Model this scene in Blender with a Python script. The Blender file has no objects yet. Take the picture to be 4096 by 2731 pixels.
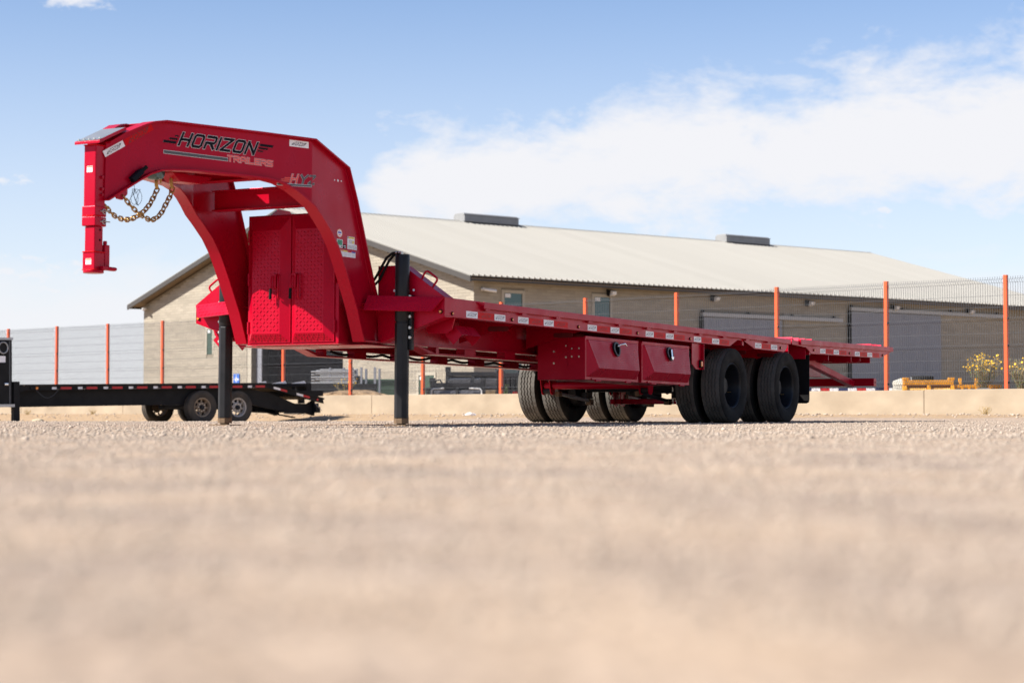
import bpy, bmesh, math, random
import numpy as np
from mathutils import Vector, Matrix
random.seed(7); RNG = np.random.default_rng(7)
SC = bpy.context.scene
COL = SC.collection
R = math.radians

# ---------------------------------------------------------------- camera
cam = bpy.data.cameras.new('camera'); camo = bpy.data.objects.new('camera', cam); COL.objects.link(camo)
camo.location = (0, 0, 0.10); camo.rotation_euler = (R(90 + 2.06), 0, 0)
cam.sensor_fit = 'HORIZONTAL'; cam.sensor_width = 36; cam.lens = 70
cam.clip_start = 0.05; cam.clip_end = 3000
cam.dof.use_dof = True; cam.dof.focus_distance = 19.5; cam.dof.aperture_fstop = 3.4
SC.camera = camo

# ---------------------------------------------------------------- light and view
SUN_AZ, SUN_EL = 252.0, 40.0          # compass: 0 = +Y (view direction), 90 = +X
SC.view_settings.view_transform = 'Standard'; SC.view_settings.look = 'None'
SC.view_settings.exposure = 0.95; SC.view_settings.gamma = 1.0
SC.cycles.use_denoising = True
SC.cycles.max_bounces = 8
sd = Vector((math.sin(R(SUN_AZ)) * math.cos(R(SUN_EL)), math.cos(R(SUN_AZ)) * math.cos(R(SUN_EL)), math.sin(R(SUN_EL))))
sun = bpy.data.lights.new('sun', 'SUN'); suno = bpy.data.objects.new('sun', sun); COL.objects.link(suno)
sun.energy = 5.0; sun.angle = R(0.53); sun.color = (1.0, 0.94, 0.86)
suno.rotation_euler = sd.to_track_quat('Z', 'Y').to_euler(); suno.location = sd * 60

# ---------------------------------------------------------------- world: sky with clouds
W = bpy.data.worlds.new('World'); SC.world = W; W.use_nodes = True
nt = W.node_tree; N = nt.nodes; L = nt.links; N.clear()
def wn(t, **k):
    n = N.new(t)
    for a, b in k.items(): setattr(n, a, b)
    return n
def wmath(op, a, b=None, c=None, clamp=False):
    n = wn('ShaderNodeMath', operation=op, use_clamp=clamp)
    for i, x in enumerate((a, b, c)):
        if x is None: continue
        if isinstance(x, (int, float)): n.inputs[i].default_value = x
        else: L.new(x, n.inputs[i])
    return n.outputs[0]
def wstep(x, a, b):
    n = wn('ShaderNodeMapRange', interpolation_type='SMOOTHSTEP'); n.clamp = True
    L.new(x, n.inputs[0]); n.inputs[1].default_value = a; n.inputs[2].default_value = b
    return n.outputs[0]
sky = wn('ShaderNodeTexSky', sky_type='NISHITA', sun_disc=False)
sky.sun_elevation = R(SUN_EL); sky.sun_rotation = R(SUN_AZ); sky.air_density = 1.0; sky.dust_density = 0.35; sky.ozone_density = 2.2; sky.altitude = 1500
tc = wn('ShaderNodeTexCoord'); sep = wn('ShaderNodeSeparateXYZ'); L.new(tc.outputs['Generated'], sep.inputs[0])
az = wmath('ARCTAN2', sep.outputs[0], sep.outputs[1]); el = wmath('ARCSINE', sep.outputs[2])
cmb = wn('ShaderNodeCombineXYZ'); L.new(wmath('MULTIPLY', az, 1.0), cmb.inputs[0]); L.new(wmath('MULTIPLY', el, 2.1), cmb.inputs[1])
def wnoise(scale, det, rough, off, dist=0.0):
    mp = wn('ShaderNodeVectorMath', operation='ADD'); L.new(cmb.outputs[0], mp.inputs[0]); mp.inputs[1].default_value = off
    n = wn('ShaderNodeTexNoise'); L.new(mp.outputs[0], n.inputs['Vector'])
    n.inputs['Scale'].default_value = scale; n.inputs['Detail'].default_value = det; n.inputs['Roughness'].default_value = rough; n.inputs['Distortion'].default_value = dist
    return n.outputs[0]
n1 = wnoise(17, 9, 0.60, (3.1, 1.7, 0.2), 0.35)
n2 = wnoise(6, 6, 0.55, (8.3, 4.1, 1.2), 0.3)
n3 = wnoise(55, 6, 0.65, (1.3, 7.1, 2.2), 0.2)
# the long bank of cloud over the warehouse
cen = wmath('MULTIPLY_ADD', az, 0.080, 0.117); half = wmath('MULTIPLY_ADD', az, 0.036, 0.0290)
half = wmath('MAXIMUM', half, 0.010); half = wmath('MINIMUM', half, 0.05)
d = wmath('ABSOLUTE', wmath('DIVIDE', wmath('SUBTRACT', el, cen), half))
q = wmath('ADD', wmath('SUBTRACT', 1.0, d), wmath('MULTIPLY', wmath('SUBTRACT', n1, 0.43), 2.4))
q = wmath('ADD', q, wmath('MULTIPLY', wmath('SUBTRACT', n3, 0.5), 1.0))
q = wmath('SUBTRACT', q, wmath('MULTIPLY', wstep(az, -0.062, -0.118), 4.0))
bank = wstep(q, -0.50, 0.85)
# loose cloud elsewhere, and low pale haze
loose = wmath('MULTIPLY', wstep(wmath('ADD', n2, wmath('MULTIPLY', wmath('SUBTRACT', n3, 0.5), 0.25)), 0.60, 0.80), 0.75)
def puff(a0, e0, ra, re):
    x = wmath('POWER', wmath('DIVIDE', wmath('SUBTRACT', az, a0), ra), 2.0)
    y = wmath('POWER', wmath('DIVIDE', wmath('SUBTRACT', el, e0), re), 2.0)
    v = wmath('SUBTRACT', 1.0, wmath('ADD', x, y))
    v = wmath('ADD', v, wmath('MULTIPLY', wmath('SUBTRACT', n3, 0.5), 4.0))
    return wstep(v, 0.1, 1.4)
pf = wmath('MAXIMUM', puff(-0.247, 0.113, 0.020, 0.0045), puff(-0.215, 0.204, 0.026, 0.010))
pf = wmath('MAXIMUM', pf, puff(0.187, 0.100, 0.009, 0.0028))
pf = wmath('MAXIMUM', pf, puff(-0.232, 0.066, 0.085, 0.017))
low = wmath('MULTIPLY', wstep(wmath('ADD', el, wmath('MULTIPLY', wmath('SUBTRACT', n1, 0.5), 0.045)), 0.112, 0.050), 0.93)
haze = wmath('MULTIPLY', wstep(el, 0.25, 0.02), 0.60)
cov = wmath('MAXIMUM', wmath('MAXIMUM', bank, wmath('MULTIPLY', pf, 0.9)), wmath('MAXIMUM', wmath('MULTIPLY', loose, 0.35), low))
cov = wmath('MAXIMUM', cov, haze)
cov = wmath('MULTIPLY', cov, wstep(el, -0.06, -0.01))
bgs = wn('ShaderNodeBackground'); bgs.inputs[1].default_value = 0.080
tint = wn('ShaderNodeMix', data_type='RGBA', blend_type='MULTIPLY'); tint.inputs[0].default_value = 1.0
L.new(sky.outputs[0], tint.inputs[6]); tint.inputs[7].default_value = (0.985, 0.985, 1.05, 1)
L.new(tint.outputs[2], bgs.inputs[0])
bgc = wn('ShaderNodeBackground'); bgc.inputs[0].default_value = (0.955, 0.96, 1.0, 1); bgc.inputs[1].default_value = 0.49
mix = wn('ShaderNodeMixShader'); L.new(cov, mix.inputs[0]); L.new(bgs.outputs[0], mix.inputs[1]); L.new(bgc.outputs[0], mix.inputs[2])
out = wn('ShaderNodeOutputWorld'); L.new(mix.outputs[0], out.inputs[0])

# ---------------------------------------------------------------- materials
MATS = {}
def mat(name, col, rough=0.6, metal=0.0, coat=0.0, var=0.0, vscale=4.0, bump=0.0, bscale=40.0, spec=0.5, island=0.0, objrand=0.0, dirt=None, dscale=2.0, damt=0.4, stretch=None, tint=None):
    """plain procedural paint / metal / rubber with optional colour variation, relief and grime"""
    m = bpy.data.materials.new(name); m.use_nodes = True; t = m.node_tree; b = t.nodes['Principled BSDF']
    b.inputs['Base Color'].default_value = (*col, 1); b.inputs['Roughness'].default_value = rough; b.inputs['Metallic'].default_value = metal
    b.inputs['Coat Weight'].default_value = coat; b.inputs['Coat Roughness'].default_value = 0.12; b.inputs['Specular IOR Level'].default_value = spec
    if tint: b.inputs['Specular Tint'].default_value = (*tint, 1)
    tcn = t.nodes.new('ShaderNodeTexCoord'); vec = tcn.outputs['Object']
    if stretch:
        mp = t.nodes.new('ShaderNodeMapping'); mp.inputs['Scale'].default_value = stretch; t.links.new(vec, mp.inputs[0]); vec = mp.outputs[0]
    cur = None
    def noise(s, det=4):
        n = t.nodes.new('ShaderNodeTexNoise'); n.inputs['Scale'].default_value = s; n.inputs['Detail'].default_value = det; t.links.new(vec, n.inputs['Vector']); return n.outputs[0]
    def scaled(fac_socket, lo, hi):
        r = t.nodes.new('ShaderNodeMapRange'); t.links.new(fac_socket, r.inputs[0]); r.inputs[1].default_value = 0.25; r.inputs[2].default_value = 0.75
        r.inputs[3].default_value = lo; r.inputs[4].default_value = hi; return r.outputs[0]
    def mulcol(src, val):
        n = t.nodes.new('ShaderNodeMix'); n.data_type = 'RGBA'; n.blend_type = 'MULTIPLY'; n.inputs[0].default_value = 1
        if src is None: n.inputs[6].default_value = (*col, 1)
        else: t.links.new(src, n.inputs[6])
        c = t.nodes.new('ShaderNodeCombineColor'); [t.links.new(val, c.inputs[i]) for i in range(3)]; t.links.new(c.outputs[0], n.inputs[7]); return n.outputs[2]
    if var: cur = mulcol(cur, scaled(noise(vscale), 1 - var, 1 + var))
    if island:
        gn = t.nodes.new('ShaderNodeNewGeometry'); r = t.nodes.new('ShaderNodeMapRange'); t.links.new(gn.outputs['Random Per Island'], r.inputs[0]); r.inputs[3].default_value = 1 - island; r.inputs[4].default_value = 1 + island
        cur = mulcol(cur, r.outputs[0])
    if objrand:
        gn = t.nodes.new('ShaderNodeObjectInfo'); r = t.nodes.new('ShaderNodeMapRange'); t.links.new(gn.outputs['Random'], r.inputs[0]); r.inputs[3].default_value = 1 - objrand; r.inputs[4].default_value = 1 + objrand
        cur = mulcol(cur, r.outputs[0])
    if dirt:
        n = t.nodes.new('ShaderNodeMix'); n.data_type = 'RGBA'
        t.links.new(scaled(noise(dscale, 6), 0 if damt < 0.99 else 0.1, damt), n.inputs[0])
        if cur is None: n.inputs[6].default_value = (*col, 1)
        else: t.links.new(cur, n.inputs[6])
        n.inputs[7].default_value = (*dirt, 1); cur = n.outputs[2]
        rr = scaled(noise(dscale * 1.7, 5), rough, min(1, rough + 0.25)); t.links.new(rr, b.inputs['Roughness'])
    if cur is not None: t.links.new(cur, b.inputs['Base Color'])
    if bump:
        n = t.nodes.new('ShaderNodeBump'); n.inputs['Strength'].default_value = bump; n.inputs['Distance'].default_value = 0.02
        t.links.new(noise(bscale, 5), n.inputs['Height']); t.links.new(n.outputs[0], b.inputs['Normal'])
    MATS[name] = m; return m
mat('red_paint', (0.395, 0.0007, 0.0155), 0.20, coat=0.0, spec=0.45, var=0.06, vscale=1.3, bump=0.015, bscale=6, dirt=(0.34, 0.03, 0.04), dscale=3.2, damt=0.06, tint=(1.0, 0.22, 0.36))
mat('black_paint', (0.008, 0.0085, 0.010), 0.45, coat=0.0, spec=0.2, var=0.2, vscale=3, dirt=(0.025, 0.022, 0.020), dscale=3, damt=0.25)
mat('jack_black', (0.007, 0.0076, 0.009), 0.30, spec=0.3, var=0.2, dirt=(0.035, 0.032, 0.030), dscale=4, damt=0.25)
mat('rust_foot', (0.15, 0.095, 0.05), 0.75, var=0.3, vscale=18)
mat('galvanised', (0.4160, 0.4240, 0.4320), 0.42, metal=0.75, var=0.12, vscale=9)
mat('bolt_zinc', (0.62, 0.60, 0.55), 0.35, metal=0.8)
mat('gold_zinc', (0.55, 0.34, 0.11), 0.36, metal=0.85, var=0.25, vscale=25, dirt=(0.16, 0.09, 0.05), dscale=30, damt=0.6)
mat('chrome', (0.82, 0.83, 0.85), 0.12, metal=1.0)
mat('tyre_rubber', (0.013, 0.0128, 0.0132), 0.75, spec=0.15, var=0.15, vscale=7, dirt=(0.06, 0.054, 0.046), dscale=6, damt=0.38, bump=0.05, bscale=60)
mat('tyre_tread', (0.085, 0.081, 0.074), 0.9, spec=0.1, var=0.15, vscale=7, dirt=(0.19, 0.178, 0.155), dscale=7, damt=0.5, bump=0.05, bscale=60)
mat('tyre_dusty', (0.028, 0.026, 0.024), 0.8, var=0.2, vscale=5, dirt=(0.13, 0.10, 0.07), dscale=4, damt=0.6, bump=0.05, bscale=60)
mat('rim_black', (0.007, 0.008, 0.011), 0.42, coat=0.0, spec=0.35, var=0.1)
mat('rim_steel', (0.50, 0.48, 0.46), 0.45, metal=0.5, var=0.15, vscale=6, dirt=(0.24, 0.16, 0.09), dscale=5, damt=0.55)
mat('rim_dirty', (0.33, 0.27, 0.20), 0.65, metal=0.3, var=0.2, vscale=8, dirt=(0.20, 0.12, 0.07), dscale=6, damt=0.8)
mat('rubber_flap', (0.007, 0.007, 0.0075), 0.75, spec=0.2, var=0.15, vscale=9, dirt=(0.02, 0.018, 0.016), dscale=12, damt=0.3)
mat('label_white', (0.86, 0.86, 0.88), 0.45, var=0.02)
mat('label_red', (0.60, 0.003, 0.008), 0.45, spec=0.1)
mat('tape_red', (0.55, 0.012, 0.02), 0.35, dirt=(0.25, 0.05, 0.04), dscale=25, damt=0.3)
mat('tape_blue', (0.03, 0.04, 0.12), 0.4)
mat('decal_black', (0.005, 0.006, 0.011), 0.6, spec=0.12)
mat('decal_silver', (0.66, 0.66, 0.67), 0.4)
mat('decal_grey', (0.10, 0.105, 0.11), 0.5, spec=0.2)
mat('decal_red', (0.90, 0.07, 0.05), 0.4)
mat('decal_darkred', (0.13, 0.002, 0.006), 0.4)
mat('decal_green', (0.01, 0.30, 0.14), 0.4)
mat('decal_yellow', (0.75, 0.55, 0.03), 0.4)
mat('decal_orange', (0.75, 0.20, 0.05), 0.4)
mat('decal_blue', (0.05, 0.06, 0.42), 0.4)
mat('amber', (0.85, 0.24, 0.015), 0.25, coat=0.5)
mat('lamp_red', (0.6, 0.01, 0.02), 0.25, coat=0.5)
mat('post_orange', (0.6240, 0.0840, 0.0176), 0.5, var=0.08, vscale=2)
mat('wire_grey', (0.06, 0.064, 0.072), 0.6)
mat('concrete', (0.4000, 0.3240, 0.2320), 0.88, var=0.10, vscale=1.6, bump=0.12, bscale=30, dirt=(0.225, 0.175, 0.12), dscale=1.3, damt=0.75, stretch=(1, 1, 1.6))
mat('joint_dark', (0.20, 0.15, 0.10), 0.95)
mat('block', (0.3000, 0.2680, 0.2144), 0.9, var=0.17, vscale=0.9, island=0.085, bump=0.1, bscale=25, stretch=(0.12, 0.12, 3.0))
mat('block_single', (0.3000, 0.2680, 0.2144), 0.9, var=0.10, vscale=0.45, objrand=0.085, bump=0.1, bscale=25)
mat('mortar', (0.2160, 0.1880, 0.1440), 0.95, var=0.06, vscale=2)
mat('roof_metal', (0.248, 0.238, 0.212), 0.65, metal=0.0, var=0.05, vscale=0.9, objrand=0.035, stretch=(1, .15, 1))
mat('fascia', (0.045, 0.041, 0.037), 0.6, var=0.1)
mat('soffit', (0.1600, 0.1200, 0.0800), 0.8, var=0.12, vscale=2)
mat('vent_grey', (0.25, 0.25, 0.245), 0.55, var=0.1)
mat('door_grey', (0.225, 0.235, 0.27), 0.5, metal=0.1, var=0.06, vscale=1.5)
mat('door_rail', (0.36, 0.36, 0.36), 0.5, metal=0.3)
mat('frame_tan', (0.3680, 0.3360, 0.2720), 0.7)
mat('glass_teal', (0.022, 0.075, 0.08), 0.12, coat=0.4)
mat('glass_green', (0.03, 0.06, 0.04), 0.15, coat=0.3)
mat('dark_inside', (0.004, 0.004, 0.005), 0.9, spec=0.0)  # near-black stand-in for the shade inside holes, recesses and the gate
mat('white_plastic', (0.6336, 0.6336, 0.6248), 0.4)
mat('sign_blue', (0.03, 0.13, 0.50), 0.4)
mat('yellow_paint', (0.6864, 0.2904, 0.0106), 0.45, var=0.12, vscale=6, dirt=(0.45, 0.2, 0.03), dscale=9, damt=0.4)
mat('yellow_roller', (0.80, 0.50, 0.16), 0.5, var=0.1, bump=0.3, bscale=60)
mat('black_steel', (0.014, 0.015, 0.019), 0.42, spec=0.25, var=0.3, vscale=6, dirt=(0.05, 0.045, 0.042), dscale=8, damt=0.25)
mat('roller_grey', (0.12, 0.12, 0.135), 0.4, metal=0.4, var=0.2, vscale=5)
mat('stud_steel', (0.55, 0.55, 0.58), 0.3, metal=0.7)
mat('pipe_grey', (0.3200, 0.3240, 0.3320), 0.45, metal=0.4, var=0.12, vscale=4)
mat('machine_green', (0.06, 0.52, 0.03), 0.4)
mat('bin_green', (0.07, 0.13, 0.085), 0.6)
mat('sack', (0.4000, 0.3800, 0.3200), 0.85, var=0.12, vscale=6, bump=0.3, bscale=14)
mat('flower', (0.85, 0.50, 0.01), 0.6, island=0.25)
mat('dry_stem', (0.26, 0.20, 0.10), 0.8, island=0.3)
mat('green_leaf', (0.10, 0.15, 0.035), 0.6, island=0.35)
mat('dry_grass', (0.4048, 0.2904, 0.1232), 0.85, island=0.3)
mat('timber', (0.2400, 0.1680, 0.0960), 0.85, var=0.2)
mat('rock', (0.4400, 0.3600, 0.2400), 0.9, var=0.15, bump=0.3, bscale=12)
mat('earth', (0.4000, 0.2680, 0.1520), 0.95, var=0.18, vscale=5, bump=0.6, bscale=14)
mat('stone', (0.4240, 0.3480, 0.2760), 0.88, island=0.24, var=0.12, vscale=30)
M = MATS

# ---------------------------------------------------------------- mesh helpers
class MB:
    def __init__(s): s.v = []; s.f = []; s.m = []
    def add(s, vs, fs, mi=0):
        o = len(s.v); s.v += [tuple(p) for p in vs]; s.f += [tuple(i + o for i in f) for f in fs]; s.m += [mi] * len(fs); return s
    def box(s, a, b, mi=0):
        (x0, y0, z0), (x1, y1, z1) = a, b
        return s.add([(x0, y0, z0), (x1, y0, z0), (x1, y1, z0), (x0, y1, z0), (x0, y0, z1), (x1, y0, z1), (x1, y1, z1), (x0, y1, z1)],
                     [(0, 3, 2, 1), (4, 5, 6, 7), (0, 1, 5, 4), (1, 2, 6, 5), (2, 3, 7, 6), (3, 0, 4, 7)], mi)
    def hexa(s, p, mi=0):   # eight corners: bottom loop, top loop
        return s.add(p, [(0, 3, 2, 1), (4, 5, 6, 7), (0, 1, 5, 4), (1, 2, 6, 5), (2, 3, 7, 6), (3, 0, 4, 7)], mi)
    def bar(s, p0, p1, wa, wb, up=(0, 0, 1), mi=0):
        p0, p1 = Vector(p0), Vector(p1); d = (p1 - p0).normalized(); u = Vector(up)
        a = d.cross(u); a = a.normalized() if a.length > 1e-6 else Vector((1, 0, 0)); b = a.cross(d).normalized()
        a *= wa / 2; b *= wb / 2
        return s.hexa([p0 - a - b, p0 + a - b, p1 + a - b, p1 - a - b, p0 - a + b, p0 + a + b, p1 + a + b, p1 - a + b], mi)
    def prism(s, pts, fa, fb, mi=0):
        n = len(pts); vs = [fa(*p) for p in pts] + [fb(*p) for p in pts]
        fs = [tuple(range(n)), tuple(range(2 * n - 1, n - 1, -1))] + [(i, i + n, (i + 1) % n + n, (i + 1) % n) for i in range(n)]
        return s.add(vs, fs, mi)
    def tube(s, path, r, n=8, closed=False, caps=True, mi=0):
        P = [Vector(p) for p in path]; k = len(P); rings = []; prev = None
        for i in range(k):
            if closed: t = (P[(i + 1) % k] - P[i - 1])
            else: t = P[min(i + 1, k - 1)] - P[max(i - 1, 0)]
            t.normalize()
            if prev is None: a = t.orthogonal().normalized()
            else:
                a = prev - t * prev.dot(t); a = a.normalized() if a.length > 1e-6 else t.orthogonal().normalized()
            prev = a; b = t.cross(a); rr = r[i] if isinstance(r, (list, tuple)) else r
            rings.append([P[i] + (a * math.cos(2 * math.pi * j / n) + b * math.sin(2 * math.pi * j / n)) * rr for j in range(n)])
        vs = [p for ring in rings for p in ring]; fs = []
        for i in range(k if closed else k - 1):
            i2 = (i + 1) % k
            for j in range(n): fs.append((i * n + j, i * n + (j + 1) % n, i2 * n + (j + 1) % n, i2 * n + j))
        if caps and not closed: fs += [tuple(range(n - 1, -1, -1)), tuple(range((k - 1) * n, k * n))]
        return s.add(vs, fs, mi)
    def cyl(s, p0, p1, r, n=16, mi=0): return s.tube([p0, p1], r, n, mi=mi)
    def lathe(s, prof, o=(0, 0, 0), axis='Y', n=32, mi=0, caps=False):
        vs = []; k = len(prof)
        for (r, h) in prof:
            for j in range(n):
                a = 2 * math.pi * j / n; c, d = r * math.cos(a), r * math.sin(a)
                vs.append({'Y': (o[0] + c, o[1] + h, o[2] + d), 'Z': (o[0] + c, o[1] + d, o[2] + h), 'X': (o[0] + h, o[1] + c, o[2] + d)}[axis])
        fs = [(i * n + j, i * n + (j + 1) % n, (i + 1) * n + (j + 1) % n, (i + 1) * n + j) for i in range(k - 1) for j in range(n)]
        if caps: fs += [tuple(range(n)), tuple(range((k - 1) * n, k * n))]
        return s.add(vs, fs, mi)
    def mesh(s, name, mats, smooth=None, recalc=True):
        me = bpy.data.meshes.new(name); me.from_pydata(s.v, [], s.f)
        for mm in (mats if isinstance(mats, (list, tuple)) else [mats]): me.materials.append(M[mm] if isinstance(mm, str) else mm)
        if any(s.m): me.polygons.foreach_set('material_index', s.m)
        if recalc:
            bm = bmesh.new(); bm.from_mesh(me); bmesh.ops.recalc_face_normals(bm, faces=bm.faces); bm.to_mesh(me); bm.free()
        if smooth is not None:
            me.polygons.foreach_set('use_smooth', [True] * len(me.polygons)); me.set_sharp_from_angle(angle=R(smooth))
        me.update(); return me
    def build(s, name, mats, parent=None, smooth=None, bevel=0, recalc=True):
        o = bpy.data.objects.new(name, s.mesh(name, mats, smooth, recalc)); COL.objects.link(o)
        if parent is not None: o.parent = parent
        if bevel:
            b = o.modifiers.new('bevel', 'BEVEL'); b.width = bevel; b.segments = 2; b.limit_method = 'ANGLE'; b.angle_limit = R(40); b.harden_normals = False
        return o
def inst(name, me, parent=None, loc=(0, 0, 0), rot=(0, 0, 0), scale=(1, 1, 1)):
    o = bpy.data.objects.new(name, me); COL.objects.link(o); o.location = loc; o.rotation_euler = rot; o.scale = scale
    if parent is not None: o.parent = parent
    return o
def tag(o, label, cat, group=None):
    o['label'] = label; o['category'] = cat
    if group: o['group'] = group
    return o
def thing(name, label, cat, loc=(0, 0, 0), rz=0.0, group=None):
    o = bpy.data.objects.new(name, None); COL.objects.link(o); o.location = loc; o.rotation_euler = (0, 0, rz); o.empty_display_size = 0.2
    return tag(o, label, cat, group)
def structure(o): o['kind'] = 'structure'; return o
def stuff(o): o['kind'] = 'stuff'; return o

# ---------------------------------------------------------------- lettering drawn with strokes
GL = {'H': ([[(0, 0), (0, 1)], [(0, .48), (1, .48)], [(1, 0), (1, .80)], [(1.0, .88), (1.0, 1)]], 1),
      'O': ([[(.14, 0), (.86, 0), (1, .14), (1, .86), (.86, 1), (.14, 1), (0, .86), (0, .14), 'c']], 1),
      'R': ([[(.0, 1), (.88, 1), (1, .88), (1, .58), (.88, .46), (0, .46), (0, 0)], [(.5, .44), (1, 0)]], 1),
      'I': ([[(0, 0), (0, 1)]], 0), 'Z': ([[(0, 1), (1, 1)], [(.93, .93), (.07, .07)], [(0, 0), (1, 0)]], 1), 'N': ([[(0, 0), (0, 1)], [(.05, .94), (.95, .06)], [(1, 0), (1, 1)]], 1),
      'T': ([[(0, 1), (1, 1)], [(.5, 1), (.5, 0)]], .9), 'A': ([[(0, 0), (0, .8), (.2, 1), (.8, 1), (1, .8), (1, 0)], [(0, .38), (1, .38)]], 1),
      'L': ([[(0, 1), (0, 0), (1, 0)]], .85), 'E': ([[(1, 1), (0, 1), (0, 0), (1, 0)], [(0, .5), (.9, .5)]], .9),
      'S': ([[(1, 1), (.1, 1), (0, .9), (0, .6), (.1, .5), (.9, .5), (1, .4), (1, .1), (.9, 0), (0, 0)]], 1),
      'Y': ([[(0, 1), (.5, .5), (1, 1)], [(.5, .5), (.5, 0)]], 1)}
def ribbon(pts, wd):
    closed = pts[-1] == 'c'
    if closed: pts = pts[:-1]
    P = [Vector((p[0], p[1])) for p in pts]; n = len(P); Ls, Rs = [], []
    for i in range(n):
        if closed or 0 < i < n - 1:
            a = (P[i] - P[i - 1]).normalized(); b = (P[(i + 1) % n] - P[i]).normalized()
            na, nb = Vector((-a.y, a.x)), Vector((-b.y, b.x)); mi = (na + nb)
            if mi.length < 1e-4: mi = na
            mi.normalize(); k = min(1 / max(mi.dot(na), .3), 1.45) * wd / 2; off = mi * k; p = P[i]
        else:
            a = ((P[1] - P[0]) if i == 0 else (P[-1] - P[-2])).normalized(); off = Vector((-a.y, a.x)) * wd / 2
            p = P[i] + a * (-wd / 2 if i == 0 else wd / 2)
        Ls.append(p + off); Rs.append(p - off)
    quads = []
    for i in range(n if closed else n - 1):
        j = (i + 1) % n; quads.append([Ls[i], Ls[j], Rs[j], Rs[i]])
    return quads
def lettering(mb, text, h, cw, gap, wd, shear, tf, z, mi=0, x0=0.0, y0=0.0):
    x = x0; k = 0
    for ch in text:
        strokes, wf = GL[ch]
        for st in strokes:
            cl = st[-1] == 'c'; pts = [(x + p[0] * cw * wf, y0 + p[1] * h) for p in st if p != 'c']
            for qd in ribbon(pts + (['c'] if cl else []), wd):
                mb.add([tf(p.x + shear * (p.y - y0), p.y, z + (k % 4) * 0.00012) for p in qd], [(0, 1, 2, 3)], mi)
            k += 1
        x += cw * wf + gap
    return x - gap
def strip(mb, x0, x1, y, wd, shear, tf, z, mi=0):
    mb.add([tf(px + shear * py, py, z) for px, py in ((x0, y - wd / 2), (x1, y - wd / 2), (x1, y + wd / 2), (x0, y + wd / 2))], [(0, 1, 2, 3)], mi)
def rect(mb, x0, y0, x1, y1, tf, z, mi=0):
    mb.add([tf(x0, y0, z), tf(x1, y0, z), tf(x1, y1, z), tf(x0, y1, z)], [(0, 1, 2, 3)], mi)
def horizon_word(mb, H, tf, z, wd, mi=0):
    """the winged HORIZON word: returns its full width (x from 0)"""
    sh = 0.46; k = 1.15; cw = 0.80 * k * H; gp = 0.36 * k * H; x = 1.55 * k * H
    for i, (a, yy) in enumerate(((-1.45, 0.12), (-1.02, 0.42), (-0.62, 0.70))):
        strip(mb, x + a * k * H, x - 0.30 * k * H, yy * H, (0.22 - 0.05 * i) * H, sh, tf, z, mi)
    xe = lettering(mb, 'HORIZON', H, cw, gp, wd, sh, tf, z, mi, x0=x)
    for i, (b, yy) in enumerate(((1.55, 0.88), (1.15, 0.58), (0.80, 0.32))):
        strip(mb, xe + 0.28 * k * H, xe + b * k * H, yy * H, (0.22 - 0.05 * i) * H, sh, tf, z, mi)
    return xe + 1.9 * k * H

# ---------------------------------------------------------------- the ground
FP0 = np.array([-15.18, 60.0]); FD = np.array([1.866, -1.806])         # fence post 0 and the step from post to post
FU = FD / np.hypot(*FD); FN = np.array([FU[1], -FU[0]])                # along the fence; towards the camera side
if FN @ (np.zeros(2) - FP0) < 0: FN = -FN
def sstep(x, a, b):
    t = np.clip((x - a) / (b - a), 0, 1); return t * t * (3 - 2 * t)
def ground_z(x, y):
    d = (x - FP0[0]) * FN[0] + (y - FP0[1]) * FN[1]          # metres in front of the wall
    left = 1 - sstep(x, -6.0, 1.5)
    dip = -0.155 * left * sstep(y, 24, 33)
    rise = (0.075 - dip) * (1 - sstep(d, 0.25, 5.5 - 2.0 * left))
    return dip + rise
def vnoise(x, y, s, seed=0):
    xs, ys = x * s + seed * 17.3, y * s + seed * 9.1; xi, yi = np.floor(xs).astype(int), np.floor(ys).astype(int); fx, fy = xs - xi, ys - yi
    def h(a, b):
        n = np.sin(a * 127.1 + b * 311.7 + seed * 74.7) * 43758.5453; return n - np.floor(n)
    fx, fy = fx * fx * (3 - 2 * fx), fy * fy * (3 - 2 * fy)
    return (h(xi, yi) * (1 - fx) + h(xi + 1, yi) * fx) * (1 - fy) + (h(xi, yi + 1) * (1 - fx) + h(xi + 1, yi + 1) * fx) * fy - 0.5
def ground_full(x, y):
    r = np.hypot(x, y); a = sstep(r, 0.2, 3.0)
    return ground_z(x, y) + a * (0.004 * vnoise(x, y, 0.9, 1) + 0.003 * vnoise(x, y, 3.1, 2)) + 0.003 * vnoise(x, y, 11.0, 3)
def grid_mesh(name, xs, ys, zf, m):
    X, Y = np.meshgrid(xs, ys); Z = zf(X, Y); v = np.stack([X, Y, Z], -1).reshape(-1, 3); nx, ny = len(xs), len(ys)
    i = np.arange((ny - 1) * nx).reshape(ny - 1, nx)[:, :-1].ravel(); f = np.stack([i, i + 1, i + nx + 1, i + nx], -1)
    me = bpy.data.meshes.new(name); me.from_pydata(v.tolist(), [], f.tolist()); me.materials.append(m)
    me.polygons.foreach_set('use_smooth', [True] * len(me.polygons)); me.update(); return me
gm = bpy.data.materials.new('gravel_ground'); gm.use_nodes = True; t = gm.node_tree; b = t.nodes['Principled BSDF']; b.inputs['Roughness'].default_value = 0.92; b.inputs['Specular IOR Level'].default_value = 0.25
tcn = t.nodes.new('ShaderNodeTexCoord'); pos = tcn.outputs['Object']
def gnoise(s, det=5, rough=0.55):
    n = t.nodes.new('ShaderNodeTexNoise'); n.inputs['Scale'].default_value = s; n.inputs['Detail'].default_value = det; n.inputs['Roughness'].default_value = rough; t.links.new(pos, n.inputs['Vector']); return n.outputs[0]
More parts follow.
